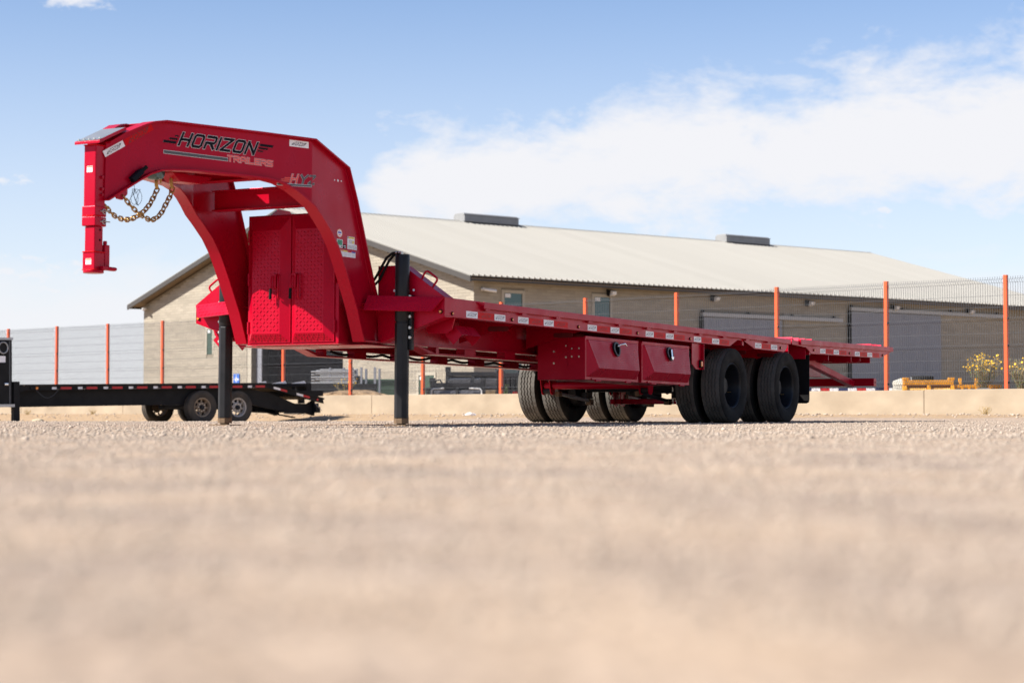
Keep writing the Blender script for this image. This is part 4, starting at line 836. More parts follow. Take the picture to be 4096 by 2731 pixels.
# hangers with bushings, radius rods, cross tubes
for far in (0, 1):
    for s0, ztop, ztip in ((-.80, .581, .275), (.80, .581, .30), (2.30, .581, .34)):
        for dy in (-.055, .045):
            y = flip(.63, far) + dy
            mb = MB(); mb.prism([(s0 - .12, ztop), (s0 + .12, ztop), (s0 + .045, ztip + .03), (s0 + .03, ztip + .006), (s0, ztip), (s0 - .03, ztip + .006), (s0 - .045, ztip + .03)], lambda a, b: (a, y, b), lambda a, b: (a, y + .012, b)); mb.build('spring_hanger', RP, T, bevel=.002)
        mb = MB(); y = flip(.63, far); mb.cyl((s0, y - .0425, ztip + .045), (s0, y + .0445, ztip + .045), .034, 16); mb.build('bushing', 'black_steel', T, smooth=40)
    for s0, s1 in ((-.80, .03), (.80, 1.57)):
        y = flip(.64, far) + (.09 if not far else -.09)
        mb = MB(); mb.tube([(s0 + .03, y, .295), (s0 + .40, y, .262), (s1 - .06, y, .225)], [.016, .021, .016], 10); mb.build('radius_rod', 'galvanised' if far else 'black_steel', T, smooth=60)
        mb = MB(); mb.box((s1 - .11, y - .03, .185), (s1 - .03, y + .03, .245)); mb.build('rod_clamp', 'rust_foot', T, bevel=.006)
        mb = MB(); mb.box((s0 + .0, y - .025, .262), (s0 + .07, y + .025, .312)); mb.build('rod_clamp', 'rust_foot', T, bevel=.006)
mb = MB(); mb.cyl((-.80, .60, .372), (-.80, WID - .60, .372), .038, 20); mb.build('hanger_tube', RP, T, smooth=40)
mb = MB(); mb.box((.72, .60, .205), (.79, WID - .60, .262)); mb.build('equaliser_bar', RP, T, bevel=.008)
for y in (.95, 1.70, 1.62):
    mb = MB(); mb.prism([(.70, .42), (.84, .42), (.81, .19), (.76, .18), (.71, .20)], lambda a, b: (a, y, b), lambda a, b: (a, y + .012, b)); mb.build('equaliser_plate', RP, T)
mb = MB(); mb.lathe([(0, -.22), (.08, -.21), (.095, -.19), (.095, .19), (.08, .21), (0, .22)], (.55, CW - .25, .52), 'Y', 20); mb.build('air_tank', 'black_steel', T, smooth=50)
mb = MB(); mb.box((-.3, .70, .40), (.4, 1.66, .44)); mb.build('brake_line_tray', 'black_steel', T)
# --- mud flaps, tail struts, underride bar
for far in (0, 1):
    Y = lambda y: flip(y, far)
    mb = MB(); mb.prism([(.005, .275), (.012, .245), (.04, .232), (.52, .232), (.55, .26), (.55, .775), (.005, .775)], lambda p, q: (2.20, Y(p), q), lambda p, q: (2.209, Y(p), q)); mb.build('mud_flap', 'rubber_flap', T)
    mb = MB(); mb.box((2.19, min(Y(.0), Y(.58)), .7755), (2.225, max(Y(.0), Y(.58)), .80)); mb.build('flap_hanger', RP, T)
    mb = MB(); mb.bar((3.22, Y(.40), .735), (4.50, Y(.30), .505), .085, .075); mb.build('tail_strut', RP, T, bevel=.005)
    mb = MB(); mb.box((3.06, min(Y(.34), Y(.48)), .70), (3.34, max(Y(.34), Y(.48)), .82)); mb.build('strut_bracket', RP, T, bevel=.004)
    for k in range(3):
        mb = MB(); mb.cyl((3.35, Y(.36 + .04 * k), .76), (3.35, Y(.36 + .04 * k), .70), .012, 8); mb.build('strut_bolt', 'bolt_zinc', T)
    for (a0, a1, b0, b1) in ((.10, .42, .0, 0),):
        mb = MB(); mb.prism([(.02, .800), (.02, .765), (.07, .748), (.16, .748), (.22, .80)], lambda p, q: (4.0, Y(p), q), lambda p, q: (4.01, Y(p), q)); mb.prism([(.26, .80), (.31, .748), (.44, .748), (.48, .80)], lambda p, q: (3.8, Y(p), q), lambda p, q: (3.81, Y(p), q)); mb.build('tail_gusset', RP, T)
mb = MB(); mb.box((4.50, .015, .476), (4.60, WID - .015, .572)); ub = mb.build('underride_bar', RP, T, bevel=.006)
mb = MB(); mb.cyl((4.55, .0146, .524), (4.55, .0136, .524), .012, 12); mb.build('bar_hole', 'dark_inside', ub)

# ================================================================ retaining wall and wire fence
def fpos(k, off=0.0): return FP0 + FD * k - FN * off           # off: metres behind the line of posts
ANG = math.atan2(FU[1], FU[0])
WTOP = .54
wall = thing('retaining_wall', 'low sunlit concrete retaining wall under the wire fence', 'wall', (*(fpos(0)), 0.0), ANG)
# local x along the wall (towards the right), local -y faces the camera
PAN = 2 * np.hypot(*FD)
for k in range(-2, 10):
    mb = MB(); x0 = k * PAN + .9; dz = random.uniform(-.006, .006)
    mb.box((x0 + .006, -.11, -.35), (x0 + PAN - .006, .11, WTOP + dz)); mb.build('wall_panel', 'concrete', wall, bevel=.012)
    mb = MB(); mb.box((x0 - .006, -.10, -.35), (x0 + .006, .10, WTOP - .02)); mb.build('wall_joint', 'joint_dark', wall)
fence = thing('wire_fence', 'tall welded wire fence on orange posts along the concrete wall', 'fence', (*(fpos(0)), WTOP), ANG)
SPAN = np.hypot(*FD); PH = 2.10
mb = MB(); mb.box((-.034, -.034, .002), (.034, .034, PH)); POST = mb.mesh('post', 'post_orange')
mb = MB(); mb.box((.034, -.03, -.02), (.05, .01, .02)); CLIP = mb.mesh('clip', 'black_paint')
HZ = [2.02, 1.955, 1.72, 1.51, 1.31, 1.235, 1.03, .82, .745, .545, .34, .155, .09]
def bend(z):      # the V folds in the mesh
    for c in (1.988, 1.272, .782, .122):
        if abs(z - c) < .036: return .05 * (1 - abs(z - c) / .036)
    return 0.0
zs = [.03] + sorted([c + d_ for c in (1.988, 1.272, .782, .122) for d_ in (-.036, 0, .036)]) + [2.07]
mb = MB(); r_ = .0027
nw = 50
for i in range(nw):
    x = .06 + (SPAN - .12) * i / (nw - 1); P = [(x, -bend(z) - .036, z) for z in zs]
    vs = []; [vs.extend([(p[0] - r_, p[1] - r_, p[2]), (p[0] + r_, p[1] - r_, p[2]), (p[0] + r_, p[1] + r_, p[2]), (p[0] - r_, p[1] + r_, p[2])]) for p in P]
    mb.add(vs, [(a * 4 + j, a * 4 + (j + 1) % 4, a * 4 + 4 + (j + 1) % 4, a * 4 + 4 + j) for a in range(len(P) - 1) for j in range(4)])
for z in HZ: mb.box((.04, -bend(z) - .036 + .003, z - .0026), (SPAN - .04, -bend(z) - .036 + .0082, z + .0026))
PANEL = mb.mesh('mesh_panel', 'wire_grey', recalc=False)
for k in range(-1, 16):
    o = inst('post', POST, fence, (k * SPAN, 0, random.uniform(-.012, .004)), (random.uniform(-.006, .006), random.uniform(-.004, .004), 0))
    for z in (1.30, .80, .12): inst('clip', CLIP, o, (0, 0, z))
    if k < 15: inst('mesh_panel', PANEL, fence, (k * SPAN, 0, 0))
# ground of the yard behind the wall
yc = [fpos(-60, .10), fpos(80, .10), fpos(80, 400), fpos(-60, 400)]
mb = MB(); mb.add([(p[0], p[1], .47) for p in yc], [(0, 1, 2, 3)]); structure(mb.build('yard_ground', 'earth', recalc=False))

# ================================================================ the warehouse
BA = R(39.5); B = thing('warehouse', 'long block warehouse with pale ribbed metal roof behind the fence', 'building', (-1.19, 62, .47), BA)
# local x along the long side (away to the right), local y along the gable (away to the left)
BW, BL, ZR, SL = 20.85, 30.0, 6.80, .272
def rz(y): return ZR - abs(y - BW / 2) * SL
GATE = (7.15, 12.95, 3.4)
gp = [(0, 0), (GATE[0], 0), (GATE[0], GATE[2]), (GATE[1], GATE[2]), (GATE[1], 0), (BW, 0), (BW, rz(BW) - .12), (BW / 2, ZR - .12), (0, rz(0) - .12)]
mb = MB(); mb.prism(gp, lambda a, b: (.012, a, b), lambda a, b: (.22, a, b)); mb.build('gable_wall', 'mortar', B)
mb = MB(); mb.box((.23, .012, 0), (BL, .22, rz(0) - .1)); mb.build('long_wall', 'mortar', B)
mb = MB(); mb.box((.23, BW - .2, 0), (BL, BW, rz(0) - .1)); mb.build('rear_wall', 'mortar', B)
mb = MB(); mb.prism([(0.25, 0), (BW - .25, 0), (BW - .25, rz(BW) - .2), (BW / 2, ZR - .2), (.25, rz(0) - .2)], lambda a, b: (BL - .22, a, b), lambda a, b: (BL, a, b)); mb.build('end_wall', 'mortar', B)
# courses of blocks, mortar set back
CH_, BLK = .10, .40
openL = [(1.10, 2.05, .0, 3.56), (4.92, 5.83, .0, 3.58), (9.9, 14.1, 0, 3.15), (17.5, 22.9, 0, 3.48)]
openG = [(GATE[0] - .02, GATE[1] + .3, 0, GATE[2] + .02), (2.0, 2.9, 0, .86), (15.6, 16.1, 1.8, 2.8)]
blocksG, blocksL = [], []
def clip(x0, x1, z0, opens):
    segs = [(x0, x1)]
    for a, b, c, d_ in opens:
        if z0 + CH_ <= c or z0 >= d_: continue
        ns = []
        for p, q_ in segs:
            if q_ <= a or p >= b: ns.append((p, q_)); continue
            if p < a: ns.append((p, a))
            if q_ > b: ns.append((b, q_))
        segs = ns
    return [g_ for g_ in segs if g_[1] - g_[0] > .02]
for r2 in range(0, 66):
    z0 = r2 * CH_
    for i in range(-1, int(BW / BLK) + 1):
        y0 = i * BLK + (BLK / 2 if r2 % 2 else 0); y1 = y0 + BLK - .005; y0 = max(y0, 0); y1 = min(y1, BW)
        if y1 - y0 < .04 or z0 + CH_ > min(rz(y0), rz(y1)) - .14: continue
        blocksG += [(p, q_, z0) for p, q_ in clip(y0, y1, z0, openG)]
    if z0 + CH_ > rz(0) - .1: continue
    for i in range(-1, int(BL / BLK) + 1):
        x0 = i * BLK + (BLK / 2 if r2 % 2 else 0); x1 = min(x0 + BLK - .005, BL); x0 = max(x0, 0)
        if x1 - x0 < .04: continue
        blocksL += [(p, q_, z0) for p, q_ in clip(x0, x1, z0, openL)]
# the blocks that show largest are pieces of their own
mb = MB(); mb.box((0, 0, 0), (.012, BLK - .005, CH_ - .006)); BLKM = mb.mesh('block', 'block_single')
single = sorted([b_ for b_ in blocksG if abs(b_[1] - b_[0] - BLK + .005) < 1e-6 and 1.0 < b_[2] < 3.6 and b_[0] > .3], key=lambda q: q[0] * .5 + abs(q[2] - 2.9))[:300]
ss_ = set(single)
gw = [o for o in B.children if o.name.startswith('gable_wall')][0]; lw = [o for o in B.children if o.name.startswith('long_wall')][0]
for y0, y1, z0 in single: inst('block', BLKM, gw, (-.001, y0, z0))
mb = MB()
for b_ in blocksG:
    if b_ in ss_: continue
    mb.box((-.001 - random.uniform(0, .003), b_[0], b_[2]), (.0118, b_[1], b_[2] + CH_ - .006))
stuff(mb.build('block_courses', 'block', gw, recalc=False))
mb = MB()
for x0, x1, z0 in blocksL: mb.box((x0, -.001 - random.uniform(0, .003), z0), (x1, .0118, z0 + CH_ - .006))
stuff(mb.build('block_courses', 'block', lw, recalc=False))
# roof: ribbed sheets, ridge cap, fascia, soffit, vents
OV, RK = .45, .5
cs_, sn_ = 1 / math.hypot(1, SL), SL / math.hypot(1, SL)
def sheet(wd, ribs, ln):
    mb = MB(); mb.box((0, 0, -.02), (wd - .004, ln, 0)); p = wd / ribs
    for i in range(ribs):
        x = (i + .5) * p; mb.prism([(x - .035, .0004), (x + .035, .0004), (x + .016, .050), (x - .016, .050)], lambda a, b: (a, 0, b), lambda a, b: (a, ln, b))
    return mb.mesh('roof_sheet', 'roof_metal', recalc=False)
SLEN = (BW / 2 + OV) / cs_ - .05; SH = sheet(.904, 4, SLEN)
nsh = int((BL + 2 * RK) / .904) + 1
for k in range(nsh):
    x = -RK + k * .904
    inst('roof_sheet', SH, B, (x, -OV, rz(-OV) + .04), (math.atan(SL), 0, 0))
    inst('roof_sheet', SH, B, (x + .904, BW + OV, rz(BW + OV) + .04), (math.atan(SL), 0, math.pi))
XE = -RK + nsh * .904
mb = MB(); mb.prism([(BW / 2 - .25, ZR - .03), (BW / 2, ZR + .06), (BW / 2 + .25, ZR - .03), (BW / 2 + .25, ZR - .0), (BW / 2, ZR + .095), (BW / 2 - .25, ZR - .0)], lambda a, b: (-RK, a, b), lambda a, b: (XE, a, b)); mb.build('ridge_cap', 'roof_metal', B)
for sgn in (0, 1):
    ye = -OV if not sgn else BW + OV
    for xx, nm in ((-RK, 0), (XE - .05, 1)):       # rake boards
        y1 = BW / 2; mb = MB(); mb.prism([(ye, rz(ye) + .018), (y1, ZR + .018), (y1, ZR - .16), (ye, rz(ye) - .16)], lambda a, b: (xx, a, b), lambda a, b: (xx + .05, a, b)); mb.build('rake_board', 'fascia', B)
    mb = MB(); mb.prism([(ye, rz(ye) - .03), (BW / 2, ZR - .03), (BW / 2, ZR - .06), (ye, rz(ye) - .06)], lambda a, b: (-RK + .051, a, b), lambda a, b: (XE - .051, a, b)); mb.build('roof_lining', 'soffit', B)
    mb = MB(); y2 = ye + (.06 if sgn == 0 else -.06); mb.box((-RK + .05, min(ye, y2), rz(ye) - .12), (XE - .05, max(ye, y2), rz(ye) - .061)); mb.build('eave_board', 'fascia', B)
for x0, x1 in ((7.55, 10.2), (21.55, 24.2)):
    mb = MB(); y0 = BW / 2; mb.prism([(y0 - .34, ZR + .02), (y0 - .34, ZR + .27), (y0 - .24, ZR + .36), (y0 + .24, ZR + .36), (y0 + .34, ZR + .27), (y0 + .34, ZR + .02)], lambda a, b: (x0, a, b), lambda a, b: (x1, a, b)); o = mb.build('ridge_vent', 'vent_grey', B, bevel=.02)
    mb = MB(); mb.box((x0 - .02, y0 - .36, ZR + .28), (x1 + .02, y0 - .26, ZR + .305)); mb.build('vent_lip', 'vent_grey', o)
# gate opening in the gable, near-black sheet set in to stand for its unlit interior
mb = MB(); mb.box((.9, GATE[0] - .3, 0), (1.0, GATE[1] + .3, GATE[2] + .2)); mb.build('gate_dark_sheet', 'dark_inside', B)
mb = MB(); mb.box((.0, GATE[1], 0), (.21, GATE[1] + .28, GATE[2])); mb.build('gate_jamb', 'frame_tan', B)
mb = MB(); mb.box((.215, GATE[1] - .35, 0), (.26, GATE[1] + .02, GATE[2])); mb.build('gate_rail', 'door_grey', B)
# doors and windows in the long wall
for x0, x1, z1 in ((1.16, 2.0, 3.52), (4.98, 5.77, 3.54)):
    w = bpy.data.objects.new('window', None); COL.objects.link(w); w.parent = B; w.location = (x0, 0, 0)
    L_ = x1 - x0; mb = MB()
    for a, b in (((-.06, -.03, .0), (.05, .05, z1)), ((L_ - .05, -.03, .0), (L_ + .06, .05, z1)), ((.0505, -.03, z1 - .10), (L_ - .0505, .05, z1)), ((.0505, -.03, 1.9), (L_ - .0505, .05, 1.96))): mb.box(a, b)
    mb.build('frame', 'frame_tan', w); mb = MB(); mb.box((.05, .0, .02), (L_ - .05, .011, z1 - .1)); mb.build('pane', 'glass_teal', w)
    mb = MB(); mb.box((.08, -.035, z1 - .24), (.30, .012, z1 - .12)); mb.build('notice', 'white_plastic', w)
def slide(x0, x1, z1, rail_to):
    d = bpy.data.objects.new('sliding_door', None); COL.objects.link(d); d.parent = B; d.location = (x0, 0, 0)
    mb = MB(); mb.box((0, -.10, .02), (x1 - x0, -.06, z1)); n = int((x1 - x0) / .12)
    for i in range(n): x = (i + .5) * (x1 - x0) / n; mb.prism([(x - .035, -.1003), (x - .02, -.118), (x + .02, -.118), (x + .035, -.1003)], lambda a, b: (a, b, .06), lambda a, b: (a, b, z1 - .05))
    mb.build('panel', 'door_grey', d)
    mb = MB(); mb.box((-.10, -.13, 0), (-.002, -.02, z1 + .02)); mb.build('post', 'black_paint', d)
    mb = MB(); mb.box((-.05, -.16, z1 + .03), (rail_to - x0, -.05, z1 + .16)); mb.build('rail', 'door_rail', d)
    for i in range(4):
        mb = MB(); x = i * (rail_to - x0) / 3.2; mb.box((x, -.12, z1 + .161), (x + .08, -.03, z1 + .24)); mb.build('rail_bracket', 'black_paint', d)
slide(9.96, 13.9, 2.92, 17.1); slide(17.62, 22.83, 3.36, 26.9)
for x0 in (5.66, 10.5, 15.31, 20.05, 24.54):
    mb = MB(); mb.hexa([(x0 - .10, -.02, 3.50), (x0 + .10, -.02, 3.50), (x0 + .10, -.16, 3.46), (x0 - .10, -.16, 3.46), (x0 - .10, -.02, 3.70), (x0 + .10, -.02, 3.70), (x0 + .10, -.22, 3.66), (x0 - .10, -.22, 3.66)]); o = mb.build('wall_lamp', 'black_paint', B)
    mb = MB(); mb.hexa([(x0 - .09, -.165, 3.465), (x0 + .09, -.165, 3.465), (x0 + .09, -.30, 3.52), (x0 - .09, -.30, 3.52), (x0 - .09, -.222, 3.655), (x0 + .09, -.222, 3.655), (x0 + .09, -.32, 3.62), (x0 - .09, -.32, 3.62)]); mb.build('lamp_glass', 'white_plastic', o)
def cctv(loc, rotz):
    o = bpy.data.objects.new('security_camera', None); COL.objects.link(o); o.parent = B; o.location = loc; o.rotation_euler = (0, 0, rotz)
    mb = MB(); mb.cyl((0, 0, 0), (0, -.12, .0), .05, 10); mb.build('camera_base', 'white_plastic', o)
    mb = MB(); mb.tube([(0, -.13, -.01), (.12, -.22, -.03), (.34, -.30, -.06)], [.045, .05, .055], 10); mb.build('camera_body', 'white_plastic', o, smooth=50)
cctv((.30, -.02, 3.50), 0); cctv((-.02, BW - .22, 3.72), math.pi / 2 * -1)
for y0, y1, z0, z1 in ((2.03, 2.85, 0, .84), (15.65, 16.05, 1.82, 2.76)):
    w = bpy.data.objects.new('gable_window', None); COL.objects.link(w); w.parent = B; w.location = (0, y0, 0)
    mb = MB(); mb.box((-.02, -.10, z0), (.03, -.0, z1 + .10)); mb.box((-.02, y1 - y0, z0), (.03, y1 - y0 + .10, z1 + .10)); mb.box((-.02, .0005, z1), (.03, y1 - y0 - .0005, z1 + .10)); mb.build('frame', 'frame_tan', w)
    mb = MB(); mb.box((.0, 0, z0), (.011, y1 - y0, z1)); mb.build('pane', 'glass_green', w)
    mb = MB(); mb.box((-.004, y1 - y0 - .22, z1 - .14), (.0045, y1 - y0 - .04, z1 - .03)); mb.build('notice', 'white_plastic', w)
# safety sign on the gable, left of the gate
sg_ = thing('safety_sign', 'small square blue safety sign with white marks on the gable left of the gate', 'sign'); sg_.matrix_world = Matrix.Translation((-1.19, 62, .47)) @ Matrix.Rotation(BA, 4, 'Z') @ Matrix.Translation((-.03, 13.72, .66))
mb = MB(); mb.box((0, 0, 0), (.02, .40, .40)); mb.build('board', 'sign_blue', sg_)
mb = MB()
for cy, cz in ((.2, .2),): [mb.add([(-.002, cy + a * .05 + u * .035, cz + b * .05 + v * .035) for u, v in ((-1, -1), (1, -1), (1, 1), (-1, 1))], [(0, 1, 2, 3)]) for a, b in ((-1.2, 0), (1.2, 0), (0, 1.2), (0, -1.2))]
for (dy, dz) in ((1, 0), (-1, 0), (0, 1), (0, -1)):
    c = (.2 + dy * .145, .2 + dz * .145); p = (-dz, dy); mb.add([(-.002, c[0] + dy * .045, c[1] + dz * .045), (-.002, c[0] + p[0] * .04 - dy * .01, c[1] + p[1] * .04 - dz * .01), (-.002, c[0] - p[0] * .04 - dy * .01, c[1] - p[1] * .04 - dz * .01)], [(0, 1, 2)])
mb.build('symbol', 'white_plastic', sg_, recalc=False)
# dish behind the left eave
dsh = thing('satellite_dish', 'small white satellite dish at the left eave of the warehouse', 'antenna', (-14.55, 79.2, 3.6), R(-30))
mb = MB(); mb.lathe([(.001, .05), (.12, .042), (.2, .02), (.235, 0.0), (.232, -.004), (.19, .015), (.1, .034), (.001, .04)], (0, 0, .85), 'Y', 24); mb.build('reflector', 'white_plastic', dsh, smooth=60)
mb = MB(); mb.cyl((0, .06, 0), (0, .06, .9), .02, 8); mb.build('mast', 'galvanised', dsh); mb = MB(); mb.tube([(0, 0, .66), (.02, -.25, .78), (.02, -.28, .85)], .015, 6); mb.build('feed_arm', 'galvanised', dsh)

# ================================================================ the black trailer on the left
KX = Vector((math.sin(R(50)), math.cos(R(50)), 0)); KY = Vector((-math.cos(R(50)), math.sin(R(50)), 0))
zb = -.142; kp = R(.9)
K = thing('flatbed_trailer', 'black gooseneck flatbed trailer with red and white tape, behind at the left', 'trailer')
kx = KX * math.cos(kp) + Vector((0, 0, math.sin(kp))); kz = kx.cross(KY)
KO = Vector(((812 - 2048) / 7964 * 44, 44, zb))
K.matrix_world = Matrix(((kx.x, KY.x, kz.x, KO.x), (kx.y, KY.y, kz.y, KO.y), (kx.z, KY.z, kz.z, KO.z), (0, 0, 0, 1)))
# local x rearwards, y from near to far side, z up; origin on the ground under the near front wheel
BP = 'black_paint'; KW = 2.05; RW = .375
def kb(name, a, b, m=BP, bevel=0, par=None): mb = MB(); mb.box(a, b); return mb.build(name, m, par or K, bevel=bevel)
DZ = .885
for y0 in (.0, KW - .05): kb('side_rail', (-4.28, y0, DZ - .105), (1.75, y0 + .05, DZ - .022))
for y0 in (.18, KW - .30): kb('main_beam', (-4.45, y0, .435), (1.30, y0 + .12, DZ - .107))
for y0 in (-.03, KW + .005): kb('rub_rail', (-4.24, y0, DZ - .020), (1.74, y0 + .025, DZ + .012))
for k in range(9): kb('deck_board', (-4.28, .052 + k * .2166, DZ - .018), (1.74, .052 + k * .2166 + .211, DZ + .018 + .003 * (k % 2)), 'timber')
kb('front_header', (-4.36, .0, DZ - .13), (-4.282, KW, DZ + .005))
for k in range(10):
    x = -3.98 + k * .602
    if x < 1.6: kb('stake_pocket', (x - .15, -.028, DZ - .085), (x - .07, -.0005, DZ - .0205))
for k in range(9):
    x = -3.635 + k * .602
    if x > 1.3: break
    kb('white_tape', (x, -.0025, DZ - .088), (x + .178, -.0004, DZ - .040), 'label_white'); kb('red_tape', (x + .180, -.0025, DZ - .088), (x + .452, -.0004, DZ - .040), 'tape_red')
mb = MB(); mb.cyl((-3.98, -.0005, DZ - .062), (-3.98, -.014, DZ - .062), .028, 14); mb.build('side_lamp', 'amber', K, smooth=50)
mb = MB(); mb.tube([(-3.99 + .5 * u, -.006, DZ - .105 - .16 * math.sin(math.pi * u)) for u in np.linspace(0, 1, 14)], .004, 5); mb.build('loose_wire', 'decal_grey', K)
# dovetail, sloping down to the rear
for y0 in (.0, KW - .05):
    mb = MB(); mb.prism([(1.752, DZ - .105), (1.752, DZ - .022), (3.22, DZ - .37), (3.24, DZ - .47), (3.0, DZ - .42)], lambda a, b: (a, y0, b), lambda a, b: (a, y0 + .05, b)); mb.build('tail_rail', BP, K)
    mb = MB(); mb.prism([(1.742, DZ - .02), (1.742, DZ + .012), (3.24, DZ - .345), (3.24, DZ - .38)], lambda a, b: (a, y0 - .025 if y0 == 0 else y0 + .055, b), lambda a, b: (a, y0 - .0005 if y0 == 0 else y0 + .08, b)); mb.build('tail_rub_rail', BP, K)
for y0 in (.18, KW - .30):
    mb = MB(); mb.prism([(1.302, .435), (1.302, DZ - .107), (1.9, DZ - .22), (2.55, DZ - .46), (2.95, DZ - .47), (3.12, DZ - .38), (3.10, DZ - .75), (2.9, .195), (2.35, .225), (1.75, .335)], lambda a, b: (a, y0, b), lambda a, b: (a, y0 + .12, b)); mb.build('tail_beam', BP, K)
mb = MB(); mb.prism([(1.745, DZ - .018), (1.745, DZ + .014), (3.2, DZ - .345), (3.2, DZ - .375)], lambda a, b: (a, .055, b), lambda a, b: (a, KW - .055, b)); mb.build('tail_deck', 'timber', K)
for x in (1.87, 2.49):
    for a, b, m in ((0, .178, 'label_white'), (.180, .36, 'tape_red')):
        f = lambda u: DZ - .064 - (u - 1.745) * .2378
        mb = MB(); mb.prism([(x + a, f(x + a) - .024), (x + b, f(x + b) - .024), (x + b, f(x + b) + .024), (x + a, f(x + a) + .024)], lambda p, q: (p, -.0025, q), lambda p, q: (p, -.0004, q)); mb.build('white_tape' if m == 'label_white' else 'red_tape', m, K)
mb = MB(); mb.cyl((3.06, -.0005, DZ - .38), (3.06, -.012, DZ - .38), .024, 12); mb.build('tail_lamp', 'lamp_red', K, smooth=50)
kb('bumper', (3.02, .0, .205), (3.14, KW, .34)); kb('tail_post', (3.02, .05, .341), (3.13, .15, DZ - .46)); kb('tail_post', (3.02, KW - .15, .341), (3.13, KW - .05, DZ - .46))
mb = MB(); mb.tube([(2.98, -.01, DZ - .46), (3.16, -.03, .25)], .006, 5); mb.build('tail_cable', 'galvanised', K)
# folded ramps lying flat beyond the tail
for y0 in (.95, 1.55):
    r2 = kb('ramp', (1.85, y0, DZ - .065), (3.55, y0 + .45, DZ + .005))
    kb('ramp_lip', (3.40, y0, DZ - .20), (3.545, y0 + .45, DZ - .066), par=r2)
for k, x in enumerate((1.92, 2.46, 3.00)):
    mb = MB(); mb.prism([(x, DZ + .0055), (x + .40, DZ + .0055), (x + .36, DZ + .06)], lambda a, b: (a, .96, b), lambda a, b: (a, .975, b)); mb.build('ramp_cleat', 'label_white', K)
kb('tail_frame', (2.4, .40, DZ - .30), (3.50, KW - .4, DZ - .17)); kb('tail_frame', (3.40, 1.2, .42), (3.52, 1.32, DZ - .171))
mb = MB(); mb.bar((1.72, .5, .275), (2.75, .5, .10), .10, .025); mb.build('skid_bar', BP, K); mb = MB(); mb.bar((2.30, .5, .19), (2.30, .5, .30), .05, .05, up=(1, 0, 0)); mb.build('skid_post', BP, K)
# wheels
def tyre2():
    mb = MB(); mb.lathe([(.205, -.09), (.235, -.105), (.30, -.118), (.345, -.110), (.367, -.095), (RW, -.07), (RW, -.04), (RW - .008, -.036), (RW - .008, -.03), (RW, -.026), (RW, .026), (RW - .008, .03), (RW - .008, .036), (RW, .04), (RW, .07), (.367, .095), (.345, .110), (.30, .118), (.235, .105), (.205, .09)], n=56); return mb.mesh('tyre', 'tyre_dusty', smooth=35)
TY2 = tyre2()
def rim2(m):
    mb = MB(); mb.lathe([(.188, -.092), (.212, -.098), (.215, -.09), (.200, -.075), (.192, -.045), (.186, -.035)], n=48)
    n, ro, ri = 48, .186, .060
    mb.lathe([(.186, -.035), (.178, -.030)], n=48); mb.lathe([(.118, -.040), (.10, -.055), (.075, -.055), (.06, -.05), (.0, -.05)], n=48)
    for k in range(8):     # spokes left between the hand holes
        a0 = 2 * math.pi * k / 8; vs, fs = [], []
        for q in range(5):
            a = a0 + (q - 2) * .075
            for r_ in (.118, .178): vs.append((r_ * math.cos(a * 1.0), -.040 + (r_ - .118) * .16, r_ * math.sin(a)))
        mb.add(vs, [(2 * q, 2 * q + 1, 2 * q + 3, 2 * q + 2) for q in range(4)])
    mb.lathe([(.186, -.03), (.186, .09), (.212, .098)], n=48)
    return mb.mesh('rim', m, smooth=40)
RS, RD = rim2('rim_steel'), rim2('rim_dirty')
mb = MB(); mb.lathe([(.05, -.05), (.05, -.095), (.042, -.105), (.0, -.105)], n=20); mb.lathe([(.022, -.106), (.022, -.118), (0, -.118)], n=12); HUB = mb.mesh('hub', 'black_steel', smooth=40)
mb = MB(); [mb.cyl((.083 * math.cos(a), -.056, .083 * math.sin(a)), (.083 * math.cos(a), -.075, .083 * math.sin(a)), .011, 6) for a in np.linspace(0, 2 * math.pi, 9)[:-1]]; NUT2 = mb.mesh('lug_nuts', 'bolt_zinc')
for xw, rm in ((.0, RD), (.925, RS)):
    zz = RW - .0157 * xw - .004
    for y0, rot in ((-.02, 0), (KW + .02, math.pi)):
        w_ = bpy.data.objects.new('wheel', None); COL.objects.link(w_); w_.parent = K; w_.location = (xw, y0 + (.12 if rot == 0 else -.12), zz); w_.rotation_euler = (0, random.uniform(0, 6), rot)
        inst('tyre', TY2, w_); inst('rim', rm, w_); inst('hub', HUB, w_); inst('lug_nuts', NUT2, w_)
    mb = MB(); mb.cyl((xw, .2, zz), (xw, KW - .2, zz), .05, 12); mb.build('axle', 'black_steel', K); 
kb('spring_beam', (-.75, .22, .41), (1.5, .28, .434), 'black_steel')
# upright of its gooseneck and the landing leg
nk = kb('neck_upright', (-5.45, .0, .50), (-4.53, .90, 1.82), bevel=.01)
kb('neck_cap', (-5.45, -.02, 1.821), (-4.51, .92, 1.87), 'galvanised', par=nk); kb('data_plate', (-4.86, -.006, 1.36), (-4.68, -.0005, 1.49), 'label_white', par=nk)
mb = MB(); mb.tube([(-4.73 + .10 * math.cos(a), -.012, 1.66 + .115 * math.sin(a)) for a in np.linspace(0, 2 * math.pi, 25)[:-1]], .014, 8, closed=True); mb.build('porthole_ring', 'galvanised', nk, smooth=50)
kb('neck_foot', (-5.5, -.05, .44), (-4.50, .95, .499), 'galvanised', par=nk); kb('neck_edge', (-4.60, -.012, .50), (-4.575, -.0005, 1.80), 'decal_grey', par=nk)
jk = kb('landing_leg', (-4.505, -.02, .10), (-4.37, .12, .965), bevel=.008); kb('leg_pad', (-4.58, -.10, .003), (-4.28, .20, .02), 'black_steel', par=jk); kb('leg_inner', (-4.48, .0, .021), (-4.40, .10, .0995), 'rust_foot', par=jk)
